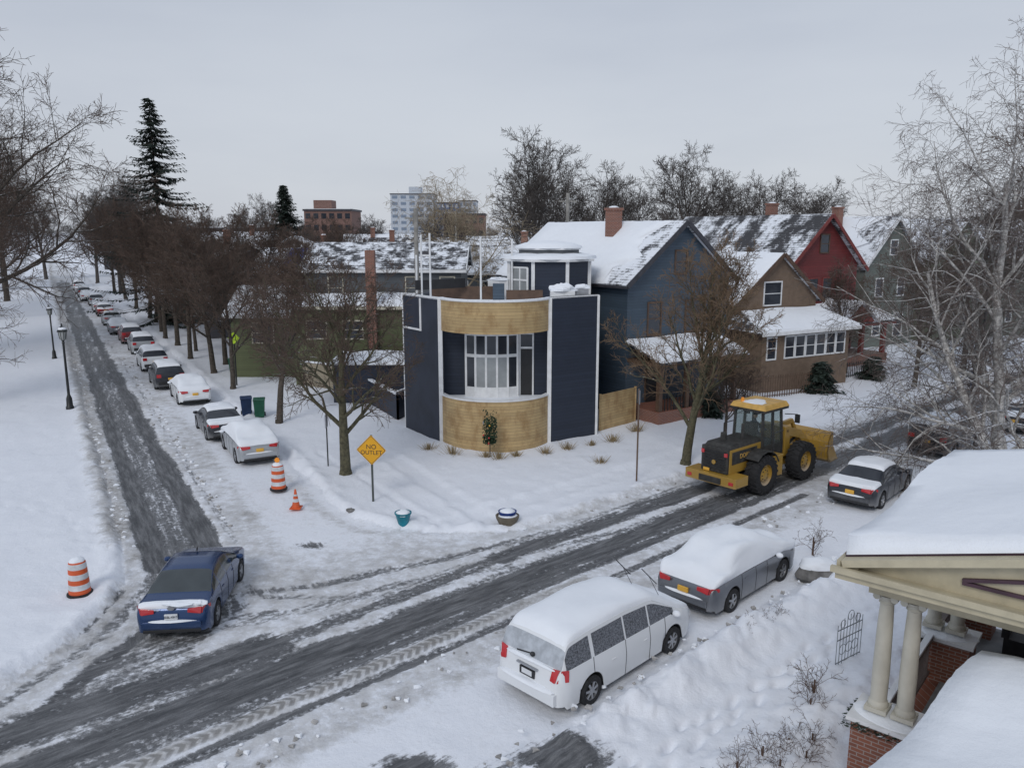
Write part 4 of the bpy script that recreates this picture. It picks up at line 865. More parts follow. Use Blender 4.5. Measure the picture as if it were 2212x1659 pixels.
# ------------------------------------------------------------------ wheel loader
def loader(x,y,hd):
    g=group('wheel_loader',(x,y,.02),hd)
    YEL=mat_paint('loader_yellow',(.37,.22,.035),0,.5,.8);YR=mat('cab_roof_yellow',(.58,.35,.09),.5,var=.15);DG=mat('loader_dark',(.035,.034,.032),.6,var=.4,scale=6)
    b=MB();b.box(-1.65,.7,-.62,.62,1.0,1.95,YEL);b.box(-1.60,.6,-.60,.60,1.95,2.12,DG,tx=.1,ty=.08)
    b.box(-1.75,-1.6,-.60,.60,1.02,2.0,DG)
    for i in range(7): b.box(-1.79,-1.74,-.5,.5,1.15+i*.11,1.2+i*.11,DARK)
    b.box(-1.5,.2,-.635,-.615,1.35,1.85,DG);b.box(-1.5,.2,.615,.635,1.35,1.85,DG)
    b.box(-2.0,-1.15,-1.15,1.15,.62,1.0,YEL);b.box(-2.03,-1.98,-.5,.5,.66,.9,DG)
    for s in(-1,1): b.box(-2.02,-1.99,s*.95-.1,s*.95+.1,.72,.85,REDL);b.box(-1.8,-1.74,s*.52-.07,s*.52+.07,1.7,1.85,REDL)
    b.box(-1.81,-1.78,.18,.46,1.02,1.14,PLATE)
    b.lathe([(0,-.01),(.09,-.01),(.09,.02)],(-1.80,0,1.42),YEL,14,axis='x')
    b.build('engine_hood_and_counterweight',g,bevel=.03)
    f=MB()
    for s in(-1,1):
        for k in range(5):
            a0=R(25+k*22);a1=R(47+k*22);f.extr([(math.cos(a0)*.93,s*.95-.3,.8+math.sin(a0)*.93),(math.cos(a1)*.93,s*.95-.3,.8+math.sin(a1)*.93),(math.cos(a1)*.98,s*.95-.3,.8+math.sin(a1)*.98),(math.cos(a0)*.98,s*.95-.3,.8+math.sin(a0)*.98)],(0,.6,0),DG)
        f.box(.55,1.2,min(s*.75,s*1.2),max(s*.75,s*1.2),.5,1.45,YEL);f.box(.6,1.1,min(s*1.2,s*1.26),max(s*1.2,s*1.26),.55,.62,DARK)
        f.beam((.5,s*1.15,1.5),(.5,s*1.15,2.4),.04,.04,DARK);f.beam((.5,s*1.15,2.4),(1.2,s*1.15,2.4),.04,.04,DARK)
    f.box(-1.1,2.2,-.45,.45,.55,1.05,DG);f.box(2.0,3.7,-.42,.42,.55,1.35,YEL);f.box(2.3,2.7,-.6,.6,1.0,2.25,YEL)
    f.cyl((0,-1,.8),(0,1,.8),.2,.2,DG,12);f.cyl((3,-1,.8),(3,1,.8),.2,.2,DG,12)
    f.build('chassis',g,bevel=.02)
    c=MB();x0,x1,yw=.45,1.95,.72
    c.box(x0,x1,-yw,yw,1.25,1.75,DG)
    for px in(x0+.05,1.2,x1-.05):
        for s in(-1,1): c.beam((px,s*(yw-.05),1.75),(px+(-.08 if px>1.5 else 0),s*(yw-.1),3.12),.09,.09,DG)
    c.box(x0-.1,x1+.15,-yw-.08,yw+.08,3.12,3.22,DG);c.build('cab_frame',g)
    r=MB();r.box(x0-.12,x1+.18,-yw-.1,yw+.1,3.22,3.42,YR,tx=.1,ty=.1);
    for s in(-1,1): r.box(x0-.2,x0-.12,s*.5-.1,s*.5+.1,3.1,3.22,DARK)
    r.blob((.9,0,3.42),.5,.45,.03,SNOW,12,4,.2,half=True);r.build('cab_roof',g,bevel=.05)
    q=MB();CGT,nt,bb=newmat('cab_clear_glass');bb.inputs['Base Color'].default_value=(.7,.76,.75,1);bb.inputs['Roughness'].default_value=.03;bb.inputs['Transmission Weight'].default_value=.95;bb.inputs['IOR'].default_value=1.05
    for s in(-1,1): q.box(x0+.1,x1-.12,s*(yw-.06)-.008,s*(yw-.06)+.008,1.76,3.1,CGT)
    q.box(x0+.02,x0+.035,-yw+.1,yw-.1,1.76,3.1,CGT);q.box(x1-.09,x1-.075,-yw+.1,yw-.1,1.76,3.1,CGT);q.build('cab_glass',g)
    st=MB();st.box(.7,1.2,-.25,.25,1.75,1.95,DARK);st.box(.62,.76,-.25,.25,1.95,2.6,DARK);st.cyl((1.6,0,1.7),(1.5,0,2.15),.04,.04,DARK,8);st.lathe([(.2,0),(.2,.03),(.17,.03),(.17,0)],(1.48,0,2.18),DARK,16);st.build('seat_and_steering',g)
    a=MB()
    for s in(-1,1):
        y0=s*.5
        a.beam((2.45,y0,2.05),(3.6,y0,1.75),.14,.36,YEL);a.beam((3.55,y0,1.78),(4.55,y0,.95),.14,.34,YEL)
        a.cyl((2.5,s*.32,1.2),(3.7,s*.32,1.6),.08,.06,DG,10);
    a.beam((3.5,-.5,1.7),(3.5,.5,1.7),.2,.2,YEL);a.beam((2.6,0,2.15),(3.8,0,2.2),.14,.2,YEL);a.beam((3.8,0,2.2),(4.4,0,1.3),.12,.16,YEL);a.build('lift_arms',g,bevel=.02)
    k=MB();prof=[(5.35,.50),(4.7,.45),(4.48,.6),(4.4,.95),(4.45,1.35),(4.6,1.68),(4.8,1.80)];inn=[(5.35,.55),(4.75,.51),(4.56,.65),(4.48,.95),(4.52,1.32),(4.65,1.61),(4.8,1.73)]
    k.extr([(px,-1.4,pz) for px,pz in prof]+[(px,-1.4,pz) for px,pz in inn[::-1]],(0,2.8,0),YEL)
    for s in(-1.4,1.36): k.extr([(px,s,pz) for px,pz in prof]+[(4.85,s,1.2)],(0,.04,0),YEL)
    k.blob((4.9,0,.55),.35,1.2,.3,SNOW,16,5,.15,half=True)
    k.build('bucket',g,bevel=.01)
    w=MB()
    for wx_ in(0,3.0):
        for s in(-1,1):
            y0=s*.98;r=.80
            w.lathe([(.42,-.24),(.6,-.29),(.74,-.27),(.775,-.18),(.78,.18),(.74,.27),(.6,.29),(.42,.24)],(wx_,y0,r),BLACK,36,axis='y')
            for i in range(22):
                for h in(-1,1):
                    an=2*math.pi*(i+.25*h)/22;a2=an+.13
                    w.beam((wx_+math.cos(an)*.79,y0+h*.02,r+math.sin(an)*.79),(wx_+math.cos(a2)*.765,y0+h*.27,r+math.sin(a2)*.765),.09,.05,BLACK,up=(math.cos(an),0,math.sin(an)))
                    if h==s: w.beam((wx_+math.cos(a2)*.78,y0+h*.27,r+math.sin(a2)*.78),(wx_+math.cos(a2)*.62,y0+h*.295,r+math.sin(a2)*.62),.07,.03,BLACK,up=(0,1,0))
            w.lathe([(.43,s*.22),(.42,s*.12),(.30,s*.08),(.26,s*.16),(.15,s*.2),(0,s*.2)],(wx_,y0,r),YEL,24,axis='y')
            for i in range(8):
                an=i*math.pi/4;w.cyl((wx_+math.cos(an)*.2,y0+s*.17,r+math.sin(an)*.2),(wx_+math.cos(an)*.2,y0+s*.2,r+math.sin(an)*.2),.025,.025,DARK,6)
    w.build('wheels',g,smooth=40)
    text(g,'DORNE',.26,(-.55,-.642,1.62),(90,0,0),YR,'hood_lettering');text(g,'41',.18,(2.5,-.606,2.05),(90,0,0),DARK,'arm_lettering')
    e=MB();e.cyl((-.3,-.25,2.1),(-.3,-.25,2.75),.06,.06,DG,10);e.cyl((-.9,.2,2.1),(-.9,.2,2.4),.14,.12,DG,12);e.cyl((.6,.4,3.42),(.6,.4,3.58),.07,.06,AMBER,10)
    for s in(-1,1): e.beam((1.9,s*.75,2.9),(2.2,s*1.15,2.9),.03,.03,DARK);e.box(2.17,2.23,min(s*1.05,s*1.25),max(s*1.05,s*1.25),2.55,2.9,DARK)
    e.build('exhaust_mirrors_beacon',g)
    V=[(.9,0,2.0),(.88,0,2.3),(.92,0,2.55),(.94,0,2.66),(.96,0,2.74),
       (.92,.2,2.52),(1.1,.26,2.3),(1.36,.15,2.25),(.92,-.2,2.52),(1.1,-.26,2.3),(1.36,-.15,2.25),
       (1.3,.12,2.02),(1.45,.14,1.62),(1.58,.14,1.6),(1.3,-.12,2.02),(1.45,-.14,1.62),(1.58,-.14,1.6)]
    E=[(0,1),(1,2),(2,3),(3,4),(2,5),(5,6),(6,7),(2,8),(8,9),(9,10),(0,11),(11,12),(12,13),(0,14),(14,15),(15,16)]
    rad=[.15,.16,.12,.06,.07,.07,.055,.04,.07,.055,.04,.09,.06,.05,.09,.06,.05]
    for hand in(7,10):
        bx,by,bz=V[hand]
        pi=len(V);V.append((bx+.06,by*.98,bz-.01));E.append((hand,pi));rad.append(.035)
        for fgr in range(5):
            i0=len(V);o_=(fgr-2)*.018
            V.append((bx+.11,by+o_,bz+.0));V.append((bx+.14-.01*abs(fgr-2),by+o_,bz-.04));E.append((pi,i0));E.append((i0,i0+1));rad+= [.009,.008]
    me=bpy.data.meshes.new('driver_body');me.from_pydata(V,E,[]);ob=bpy.data.objects.new('driver_body',me);SC.collection.objects.link(ob);
    dg=group('loader_driver',(x,y,.02),hd);ob.parent=dg
    ob.modifiers.new('s','SKIN');
    for i,vv in enumerate(me.skin_vertices[0].data): vv.radius=(rad[i],rad[i]);vv.use_root=(i==0)
    ob.modifiers.new('u','SUBSURF').levels=1
    me.materials.append(mat('work_jacket',(.03,.04,.06),.8))
    h=MB();SK=mat('skin',(.45,.28,.2),.6);h.blob((.97,0,2.84),.095,.075,.12,SK,14,10,.0);h.blob((1.065,0,2.83),.022,.015,.025,SK,6,5,0)
    for s in(-1,1): h.blob((1.045,s*.03,2.855),.014,.014,.01,WHITE,6,4,0);h.blob((.96,s*.076,2.84),.02,.012,.03,SK,6,4,0)
    h.box(1.05,1.062,-.025,.025,2.783,2.79,REDL);h.blob((.95,0,2.89),.105,.088,.09,DARK,12,5,0,half=True);h.box(1.0,1.13,-.06,.06,2.885,2.9,DARK)
    h.build('driver_head',dg,smooth=60)
loader(9.15,31.15,41)
# ------------------------------------------------------------------ street furniture
ORG=mat('orange_plastic',(.62,.10,.025),.5,var=.12);REFL=mat('reflective_white',(.6,.62,.64),.4)
def barrel(x,y,light=False):
    g=group('traffic_barrel',(x,y,.13));b=MB()
    b.lathe([(.34,0),(.34,.06),(.29,.08)],(0,0,0),BLACK,24)
    zz=[.08,.2,.36,.5,.66,.8,.96];rr=[.285,.28,.27,.262,.25,.24,.225]
    for i in range(6): b.lathe([(rr[i],zz[i]),(rr[i+1]+.004,zz[i+1]-.015),(rr[i+1],zz[i+1])],(0,0,0),ORG if i%2==0 else REFL,24)
    b.lathe([(.225,.96),(.2,1.0),(0,1.02)],(0,0,0),ORG,24);b.build('drum',g,smooth=40)
    s=MB();s.blob((0,0,1.0),.2,.2,.11,SNOW,16,6,.05,half=True)
    if light: s.box(-.03,.03,-.03,.03,1.0,1.12,DARK);s.lathe([(0,-.03),(.1,-.03),(.1,.03),(0,.03)],(0,0,1.2),AMBER,14,axis='y')
    s.build('snow_cap',g,smooth=60)
barrel(-12.2,21.2);barrel(-9.27,30.6,True)
g=group('traffic_cone',(-8.0,28.4,.13));b=MB();b.box(-.2,.2,-.2,.2,0,.04,ORG)
for z0,z1,m_ in((.04,.25,ORG),(.25,.37,REFL),(.37,.47,ORG),(.47,.54,REFL),(.54,.72,ORG)): b.lathe([(.15*(1-z0/.8)+.012,z0),(.15*(1-z1/.8)+.012,z1)],(0,0,0),m_,18)
b.lathe([(.028,.72),(0,.725)],(0,0,0),ORG,12);b.build('cone',g,smooth=40)
g=group('no_outlet_sign',(-5.25,29.0,0),-8);b=MB();b.box(-.035,.035,.0,.05,-.2,2.75,mat('sign_post_metal',(.06,.07,.065),.6));b.build('post',g)
YS=mat('sign_amber',(.72,.36,.015),.45,var=.06,scale=1.5)
def rd_sq(r,c,y,n=5):
    pts=[]
    for k in range(4):
        a=k*math.pi/2;cc=Vector((math.cos(a),math.sin(a)))*(r-c*1.414)
        for i in range(n+1):
            t=a-math.pi/4+math.pi/2*i/n;pts.append((cc.x+math.cos(t)*c,y,cc.y+math.sin(t)*c+2.18))
    return pts
b=MB();b.extr(rd_sq(.58,.06,-.01),(0,.01,0),YS);b.build('panel',g)
b=MB();A=rd_sq(.55,.05,-.013);B=rd_sq(.53,.045,-.013);n=len(A)
b.add(A+B,[(i,(i+1)%n,n+(i+1)%n,n+i) for i in range(n)],TXT);b.build('border',g)
text(g,'NO',.25,(0,-.014,2.30),(90,0,0),TXT,ext=.001);text(g,'OUTLET',.225,(0,-.014,2.08),(90,0,0),TXT,ext=.001)
def post(name,x,y,h,r=.03,m=DARK,extra=None):
    g=group(name,(x,y,0));b=MB();b.cyl((0,0,-.2),(0,0,h),r,r,m,8)
    if extra: extra(b)
    b.build('post',g)
RUST=mat('rusty_steel',(.13,.085,.06),.8)
post('sign_post',-8.0,33.7,2.5,extra=lambda b:b.box(-.02,.02,-.2,.2,1.9,2.45,CHROME));post('sign_post',5.1,31.6,4.0,.035,RUST,lambda b:b.box(-.015,.015,-.22,.22,3.4,3.95,CHROME))
YG=mat('fluorescent_sign',(.55,.8,.03),.5)
post('crossing_sign',-18.3,52.5,3.6,.05,DARK,lambda b:b.extr([(-.4,-.06,3.3),(.0,-.06,2.9),(.4,-.06,3.3),(0,-.06,3.7)],(0,.02,0),YG))
LB=mat('lamp_black',(.012,.014,.015),.4);LG=mat('lamp_glass',(.30,.31,.30),.2)
def lamp(x,y,H):
    g=group('street_lamp',(x,y,.1));b=MB();s=H/4.5
    b.lathe([(.2,-.2),(.2,.15),(.16,.2),(.14,.6),(.09,.75),(.07,.8),(.055,3.5),(.08,3.55),(.05,3.62),(.1,3.7)],(0,0,0),LB,14)
    b.build('post',g,smooth=40);g.scale=(s,s,s)
    h=MB();h.lathe([(.10,3.7),(.14,3.74),(.2,4.15),(.0,4.15)],(0,0,0),LG,8)
    for i in range(8):
        a=R(45*i);h.beam((.145*math.cos(a),.145*math.sin(a),3.74),(.205*math.cos(a),.205*math.sin(a),4.15),.02,.02,LB)
    h.lathe([(.26,4.14),(.25,4.18),(.12,4.36),(.05,4.42),(.03,4.55),(0,4.6)],(0,0,0),LB,8)
    h.build('lantern',g,smooth=30);sn=MB();sn.blob((0,0,4.25),.2,.2,.14,SNOW,10,5,.05,half=True);sn.build('snow_cap',g)
lamp(-25.5,45.3,4.9);lamp(-36.8,63.9,4.3)
g=group('street_light',(29.5,50,0));b=MB();b.cyl((0,0,-.2),(0,0,7.6),.1,.06,DARK,10);b.tube([(0,0,7.6),(-.1,0,8.1),(-.5,-.1,8.45),(-1.2,-.2,8.5)],.04,DARK);b.box(-1.8,-1.1,-.32,-.08,8.42,8.54,DARK);b.build('mast_and_arm',g)
post('signal_post',22.5,38.5,5.2,.08,DARK)
POLEM=mat('pole_grey',(.28,.27,.25),.9)
for x,y,h in((-6.1,52,11.6),(4.2,62,13.0),(-6.5,95,12.5)): post('utility_pole',x,y,h,.14,POLEM,lambda b,h=h:(b.beam((-.7,0,h-.6),(.7,0,h-.6),.08,.1,POLEM)))
g=group('overhead_wires');b=MB()
for z in(8.8,9.2,9.4):
    P=[Vector((-6.1,52,z+1)).lerp(Vector((4.2,62,z+1.5)),i/8)-Vector((0,0,.9*math.sin(math.pi*i/8))) for i in range(9)];b.tube(P,.015,DARK,4)
b.build('wires',g)
def planter(name,x,y,col,prof,snowr):
    g=group(name,(x,y,.13));b=MB();b.lathe(prof,(0,0,0),col,24);b.build('pot',g,smooth=40);s=MB();s.blob((0,0,prof[-1][1]-.05),snowr,snowr,.16,SNOW,14,6,.08,half=True);s.build('snow_cap',g,smooth=60)
planter('flower_pot',-3.8,26.7,mat('teal_glaze',(.0,.17,.23),.25),[(.15,-.1),(.17,0),(.25,.28),(.27,.38),(.3,.4),(.3,.45),(.26,.45),(.25,.42)],.27)
planter('flower_bowl',-.16,26.8,mat('brown_stone',(.13,.11,.08),.7),[(.26,-.1),(.3,0),(.4,.2),(.42,.3),(.36,.32),(.34,.28)],.36)
g=group('flower_bowl',(-.16,26.85,.45));b=MB();b.lathe([(.2,-.03),(.3,.02),(.33,.12),(.3,.13),(.28,.08)],(0,0,0),mat('blue_glaze',(.01,.04,.2),.3),20);b.blob((0,0,.08),.28,.28,.12,SNOW,12,5,.08,half=True);b.build('bowl',g,smooth=40)
def bin_(x,y,col,rz):
    g=group('wheelie_bin',(x,y,.12),rz);b=MB();v=[(-.24,-.26,.05),(.24,-.26,.05),(.24,.26,.05),(-.24,.26,.05),(-.3,-.34,1.0),(.3,-.34,1.0),(.3,.34,1.0),(-.3,.34,1.0)]
    b.add(v,[(3,2,1,0),(4,5,6,7),(0,1,5,4),(1,2,6,5),(2,3,7,6),(3,0,4,7)],col);b.box(-.33,.33,-.38,.38,1.0,1.07,col,.03,.03);b.cyl((-.3,.3,.12),(.3,.3,.12),.12,.12,BLACK,14);b.box(-.25,.25,.38,.43,.93,.97,col)
    b.build('bin',g,bevel=.02)
bin_(-14.75,43.6,mat('bin_navy',(.01,.03,.09),.5),20);bin_(-13.9,43.2,mat('bin_green',(.01,.09,.05),.5),15)
bin_(-20.2,57.6,mat('bin_green2',(.01,.09,.05),.5),0);bin_(30.5,52,mat('bin_navy2',(.01,.03,.09),.5),0)
ROCK=mat('granite',(.16,.155,.15),.9,var=.4,bmp=.5)
g=group('boulder',(9.0,22.2,.1));b=MB();b.blob((0,0,.18),.62,.45,.38,ROCK,14,9,.08);b.build('rock',g,smooth=40);b=MB();b.blob((0,.05,.42),.56,.42,.26,SNOW,14,6,.08,half=True);b.build('snow_cap',g,smooth=60)
g=group('snow_clod',(-5.9,28.0,.16));b=MB();b.blob((0,0,.02),.16,.1,.09,ROCK,9,6,.25);b.build('clod',g)
ICE=mat('dirty_ice',(.36,.35,.34),.7,var=.3)
b=MB();rd=random.Random(31)
def chunk(x,y,z,r): b.blob((x,y,z),r*rd.uniform(.8,1.4),r*rd.uniform(.8,1.3),r*rd.uniform(.5,.9),SNOW if rd.random()<.6 else ICE,6,4,.3)
for i in range(420):
    l=rd.uniform(-12,24);t=rd.choice([-2.7,2.35,-3.1,-6.3,-6.5])+rd.gauss(0,.25);p=PA(l,t)
    if t>1.5 and l<1: continue
    chunk(p[0],p[1],.08 if t>-6 else .3,rd.uniform(.025,.075))
for i in range(300):
    p=PB(rd.uniform(1,45),rd.choice([-.15,.1,3.4])+rd.gauss(0,.2));chunk(p[0],p[1],.07,rd.uniform(.03,.09))
b.build('snow_chunks',None)
STRAW=mat('dry_grass',(.30,.23,.13),.9,var=.4,scale=9)
def tufts(name,pts,h,n,spread,m=STRAW,w=.012):
    rd=random.Random(len(pts));V=[];F=[]
    for (x,y) in pts:
        k=rd.uniform(.7,1.2)
        for i in range(n):
            a=rd.uniform(0,6.28);r=abs(rd.gauss(0,spread*.35))*k;px=x+math.cos(a)*r;py=y+math.sin(a)*r;d=Vector((math.cos(a)*r*1.6,math.sin(a)*r*1.6,h*k*rd.uniform(.5,1)));b=rd.uniform(0,6.28);s=Vector((math.cos(b)*w,math.sin(b)*w,0))
            p=Vector((px,py,.12));i0=len(V);V+= [p-s,p+s,p+d+s*.3,p+d-s*.3];F.append((i0,i0+1,i0+2,i0+3))
    me=np_mesh(name,np.array([v[:] for v in V]),np.array(F),[m],smooth=False);o=bpy.data.objects.new(name,me);SC.collection.objects.link(o)
tufts('dry_grass_tufts',[(-3.9,36.4),(-2.7,35.6),(-1.2,35.2),(.2,35.4),(1.55,35.8),(2.6,36.5),(3.8,37.2),(4.9,37.9),(6.4,40),(3.9,34.2),(-.6,34.9)],.42,120,.36)
for i,(x,y,s) in enumerate([(6.1,18.9,.7),(6.5,19.2,.6),(5.8,18.6,.55),(6.9,19.5,.6),(4.2,13.4,.8),(4.8,13.8,.9),(5.4,14.1,.8),(5.9,14.2,.9),(3.8,13.1,.6),(9.6,24.2,1.2),(6.3,15.4,.9),(6.6,16.0,1.1),(5.0,13.4,.9),(5.6,13.7,.8)]): tree('dry_shrub','shrub',x,y,s,i*63,z=.22)
g=group('ornament_topiary',(-1.0,35.35,.1));b=MB();b.cyl((0,0,0),(0,0,1.3),.03,.02,BARK,6);LEAF=mat('topiary_leaf',(.02,.045,.02),.7)
rd=random.Random(4)
for i in range(650):
    z=rd.choice([.65+abs(rd.gauss(0,.25)),1.5+rd.gauss(0,.28)]);r=.32*rd.random()**.5;a=rd.uniform(0,6.28);c=Vector((r*math.cos(a),r*math.sin(a),z));u=Vector((rd.gauss(0,1),rd.gauss(0,1),rd.gauss(0,1))).normalized()*.07;v=u.cross(Vector((rd.gauss(0,1),rd.gauss(0,1),1))).normalized()*.04
    b.add([c-u,c+v,c+u,c-v],[(0,1,2,3)],LEAF)
for i in range(7): a=rd.uniform(3.3,6.1);b.blob((.3*math.cos(a),.3*math.sin(a),rd.uniform(.6,1.8)),.04,.04,.04,[REDL,PLATE,CHROME][i%3],8,6,0)
b.build('foliage',g,fix=False)
def fence(name,pts,h,m,picket=None,snow=True,t=.06):
    g=group(name);b=MB();s=MB()
    for p,q in zip(pts[:-1],pts[1:]):
        P=Vector((*p,0));Q=Vector((*q,0));L=(Q-P).length
        if picket:
            n=int(L/picket)
            for i in range(n+1): c=P.lerp(Q,i/max(n,1));b.box(c.x-.02,c.x+.02,c.y-.02,c.y+.02,0,h,m)
            for z in(.25,h-.15): b.beam(P+Vector((0,0,z)),Q+Vector((0,0,z)),.03,.05,m)
        else:
            b.beam(P+Vector((0,0,h/2-.1)),Q+Vector((0,0,h/2-.1)),t,h+.2,m)
            n=max(1,int(L/2))
            for i in range(n+1): c=P.lerp(Q,i/n);b.box(c.x-.06,c.x+.06,c.y-.06,c.y+.06,0,h+.05,m)
            if snow: s.beam(P+Vector((0,0,h+.07)),Q+Vector((0,0,h+.07)),t+.08,.1,SNOW)
    b.build('boards',g)
    if s.v: s.build('snow_cap',g)
fence('wood_fence',[(4.5,40.1),(6.6,42.2)],2.0,WOOD,snow=False);fence('navy_fence',[(-6.2,42.6),(-10.3,50.4)],1.5,NAVY,t=.15);fence('navy_fence',[(-6.2,42.6),(-5.6,44)],1.6,NAVY)
fence('wood_fence',[(-10.3,50.4),(-14,52.5)],1.7,TANW);fence('iron_fence',[(8.5,42.0),(13.5,45.6)],1.2,DARK,.18);fence('picket_fence',[(13.9,47.5),(19.3,50.2)],1.5,BRT,.2);fence('iron_fence',[(19.8,53),(26,57)],1.2,DARK,.2)
g=group('garden_shed',(-10.6,46.8,0),0);b=MB();b.box(0,4.6,0,3.4,-.2,2.4,NAVY);b.build('walls',g);b=MB();q=[(-.2,-.2,2.4),(4.8,-.2,2.4),(4.8,3.6,2.6),(-.2,3.6,2.6)];slab(b,*q,.08,DKT);snow_slab(b,*q,.08,.15);b.build('roof',g)
# ------------------------------------------------------------------ foreground porch
def porch():
    g=group('front_porch_house',(5.5,12.45,0),-40)
    CR=mat('porch_cream',(.47,.42,.30),.55,var=.1);CRL=mat('column_cream',(.50,.48,.41),.5,var=.08);PUR=mat('plum_edge',(.06,.03,.045),.6);FL=mat('porch_floor',(.22,.23,.24),.7)
    ze=4.92;zr=5.95;zf=5.3;hw=3.7;D=7.6
    r=MB()
    slab(r,(0,0,ze),(0,D,ze),(hw,D,zf),(hw,0,zr),.09,PUR);slab(r,(2*hw,0,ze),(2*hw,D,ze),(hw,D,zf),(hw,0,zr),.09,PUR);r.build('roof',g)
    s=MB();snow_slab(s,(.02,-.02,ze),(.02,D,ze),(hw,D,zf),(hw,-.02,zr),.10,.27,nu=36,nv=18);snow_slab(s,(2*hw,0,ze),(2*hw,D,ze),(hw,D,zf),(hw,0,zr),.1,.27,nu=36,nv=18);s.build('roof_snow',g,smooth=80)
    t=MB()
    t.box(-.06,.22,-.12,D,ze-.26,ze-.02,CR);t.box(-.1,-.04,-.16,D,ze-.1,ze,CR)
    t.box(-.1,2*hw+.1,-.2,.1,ze-.30,ze-.12,CR);t.box(-.16,2*hw+.16,-.28,-.2,ze-.18,ze-.08,CR)
    t.box(.3,1.2,.35,D-.2,ze-.62,ze-.27,CR);t.box(.3,2*hw-.3,.33,.95,ze-.625,ze-.28,CR);t.box(.24,2*hw-.24,.27,.33,ze-.40,ze-.31,CR)
    t.extr([(.1,.02,ze-.12),(2*hw-.1,.02,ze-.12),(hw,.02,zr-.08)],(0,.1,0),CR)
    t.beam((0,-.12,ze-.03),(hw,-.12,zr-.03),.2,.12,CR);t.beam((2*hw,-.12,ze-.03),(hw,-.12,zr-.03),.2,.12,CR)
    t.beam((1.7,-.02,ze+.12),(hw,-.02,zr-.42),.06,.05,PUR);t.beam((1.7,-.02,ze+.08),(2*hw-1.7,-.02,ze+.08),.06,.05,PUR)
    t.box(.1,2*hw,.1,D,ze-.16,ze-.12,CR)
    t.build('cornice_and_pediment',g)
    c=MB()
    def col(x,y,z0=2.08,z1=4.3):
        c.box(x-.18,x+.18,y-.18,y+.18,z0,z0+.08,CRL);h=z1-z0
        c.lathe([(.165,z0+.08),(.17,z0+.12),(.155,z0+.17),(.135,z0+.19),(.14,z0+h*.35),(.125,z0+h*.7),(.11,z1-.26),(.135,z1-.24),(.115,z1-.2),(.13,z1-.14),(.165,z1-.1)],(x,y,0),CRL,20)
        for s in(-1,1): c.cyl((x+s*.14,y-.15,z1-.12),(x+s*.14,y+.15,z1-.12),.06,.06,CRL,10)
        c.box(x-.18,x+.18,y-.17,y+.17,z1-.08,z1,CRL)
    for yy in(.68,4.6,7.2):
        for xx in(.52,.95): col(xx,yy)
    col(6.6,.75);c.build('columns',g,smooth=35)
    b=MB()
    for y0,y1 in((.32,1.1),(4.25,5.0),(6.85,7.5)): b.box(.2,1.28,y0,y1,-.2,1.93,BRICK);b.box(.13,1.35,y0-.07,y1+.07,1.93,2.0,WHITE)
    b.box(.3,.8,1.1,7.5,-.2,1.0,BRICK);b.box(.9,6.6,.45,.8,-.2,1.0,BRICK);b.box(3.4,3.7,.9,D+3,-.2,4.4,BRICK);b.box(.9,7.2,D-.1,D+.1,-.2,1.0,BRICK);b.build('brick_piers_and_wall',g)
    b=MB();b.box(.8,3.4,.8,D,.95,1.05,FL);b.box(3.36,3.41,3.0,4.0,1.05,3.2,WHITE);b.box(3.33,3.37,3.12,3.88,1.1,3.1,DARK);b.box(3.36,3.41,5.2,6.8,1.8,3.3,WHITE);b.box(3.33,3.37,5.3,6.7,1.9,3.2,GLASS)
    b.box(1.6,2.2,6.2,6.9,1.05,1.5,DARK);b.box(1.55,1.7,6.2,6.9,1.5,2.0,DARK);b.box(2.3,2.7,2.2,2.7,1.05,1.6,DARK);b.build('floor_door_window',g)
    r=MB();RL=mat('rail_taupe',(.16,.13,.12),.6)
    for (ya,yb) in((1.1,4.25),(5.0,6.85)):
        r.box(.48,.62,ya,yb,1.93,2.0,RL);r.box(.5,.6,ya,yb,1.15,1.22,RL);n=int((yb-ya)/.12)
        for i in range(n): yy=ya+.06+i*.12;r.box(.53,.57,yy-.02,yy+.02,1.2,1.93,RL)
    r.box(1.3,6.5,.56,.66,1.93,2.0,RL)
    r.build('railings',g)
    s=MB()
    for y0,y1 in((.32,1.1),(4.25,5.0)): s.blob((.74,(y0+y1)/2,1.99),.60,.42,.07,SNOW,18,5,.05,half=True)
    s.box(.49,.61,1.1,4.25,2.0,2.05,SNOW);s.build('rail_snow',g)
    gm=MB();rd=random.Random(2);GA=mat('garland',(.02,.04,.025),.8,snowtop=.2)
    path=[(.1,.26,1.86),(1.38,.26,1.86)],[(.1,.26,1.86),(.1,1.16,1.86)],[(.44,1.2,1.9),(.44,2.7,1.6),(.44,4.2,1.9)]
    for pts in path:
        for p,q in zip(pts[:-1],pts[1:]):
            p=Vector(p);q=Vector(q)
            for i in range(int((q-p).length*160)):
                c0=p.lerp(q,rd.random())+Vector((rd.gauss(0,.03),rd.gauss(0,.03),rd.gauss(0,.03)));u=Vector((rd.gauss(0,1),rd.gauss(0,1),rd.gauss(0,1))).normalized()*.06;v=u.cross(Vector((1,.3,.2))).normalized()*.012
                gm.add([c0-u,c0+v,c0+u,c0-v],[(0,1,2,3)],GA)
    gm.build('garland',g,fix=False)
porch()
g=group('bay_roof_house',(6,8.6,0),44);b=MB()
b.box(-2.0,2.3,-4.2,.8,-.2,3.7,BRICK);b.build('walls',g)
s=MB();q=[(-2.4,1.1,3.75),(2.5,1.1,3.75),(2.5,-4.2,4.6),(-2.4,-4.2,4.6)];snow_slab(s,*q,.08,.3,nu=30,nv=20);slab(s,*q,.08,WHITE);s.build('snowy_roof',g,smooth=80)
g=group('iron_garden_gate',(8.0,17.6,.1),35);b=MB();IG=mat('gate_iron',(.16,.18,.19),.6)
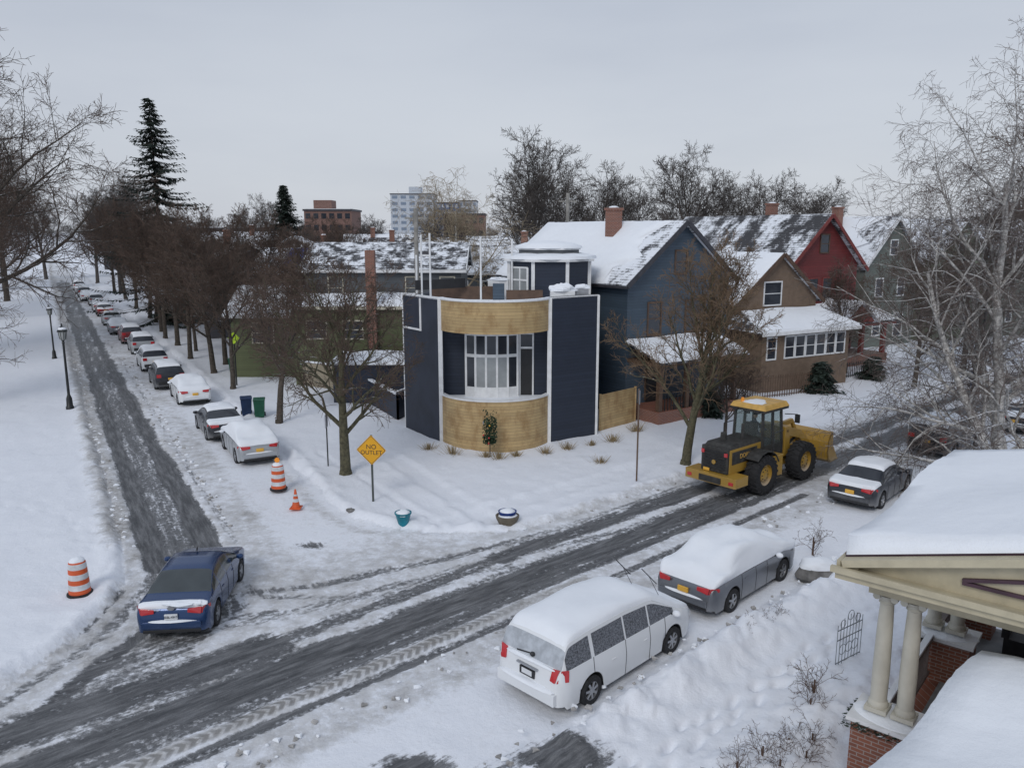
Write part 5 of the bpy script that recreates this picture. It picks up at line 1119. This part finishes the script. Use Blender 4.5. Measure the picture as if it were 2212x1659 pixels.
for i in range(9):
    x=-.5+i*.125;b.cyl((x,0,0),(x,0,1.0+.25*math.cos((x)*2.4)),.008,.008,IG,5)
for z in(.12,.7,.95): b.beam((-.5,0,z),(.5,0,z),.014,.018,IG)
for cx,cz,r in((-.3,1.08,.1),(0,1.22,.12),(.3,1.08,.1),(-.25,.42,.13),(0,.42,.13),(.25,.42,.13)):
    P=[Vector((cx+r*math.cos(a*.5236),0,cz+r*math.sin(a*.5236))) for a in range(13)];b.tube(P,.008,IG,4)
b.build('scrollwork',g)
# ------------------------------------------------------------------ world, sun, camera
wd=bpy.data.worlds.new('World');SC.world=wd;wd.use_nodes=True;nt=wd.node_tree;bg=nt.nodes['Background']
sky=N(nt,'ShaderNodeTexSky');sky.sky_type='NISHITA';sky.sun_disc=False;sky.sun_elevation=R(38);sky.sun_rotation=R(200)
tc=N(nt,'ShaderNodeTexCoord');mp=N(nt,'ShaderNodeMapping');mp.inputs['Scale'].default_value=(1,1,4);nt.links.new(tc.outputs['Generated'],mp.inputs[0])
cl=noise(nt,mp.outputs[0],1.6,5,.5)
s=N(nt,'ShaderNodeSeparateXYZ');nt.links.new(tc.outputs['Generated'],s.inputs[0])
grad=sstep(nt,s.outputs[2],0,.45)
c1=mixc(nt,grad,(6.0,6.3,6.9),(4.9,5.4,6.3))
c1=mixc(nt,1.0,c1,mixc(nt,sstep(nt,cl,.3,.75),(.90,.91,.935),(1.06,1.06,1.05)),'MULTIPLY')
c2=mixc(nt,.93,sky.outputs[0],c1);nt.links.new(c2,bg.inputs[0]);bg.inputs[1].default_value=.1
sl=bpy.data.lights.new('sun','SUN');sl.energy=1.05;sl.angle=R(20);sl.color=(1,.97,.93);so=bpy.data.objects.new('sun',sl);SC.collection.objects.link(so)
az=R(200);el=R(38);dv=Vector((math.sin(az)*math.cos(el),math.cos(az)*math.cos(el),math.sin(el)));so.rotation_euler=dv.to_track_quat('Z','Y').to_euler();so.location=(0,0,60)
cam=bpy.data.cameras.new('camera');co=bpy.data.objects.new('camera',cam);SC.collection.objects.link(co);SC.camera=co
cam.sensor_width=36;cam.lens=36*1736/2212;cam.clip_end=8000;co.location=(0,0,10.2);co.rotation_euler=(R(90)-math.atan(330/1736),0,0)
SC.view_settings.view_transform='Standard';SC.view_settings.look='None';SC.view_settings.exposure=0
print('done',time.time()-T0)
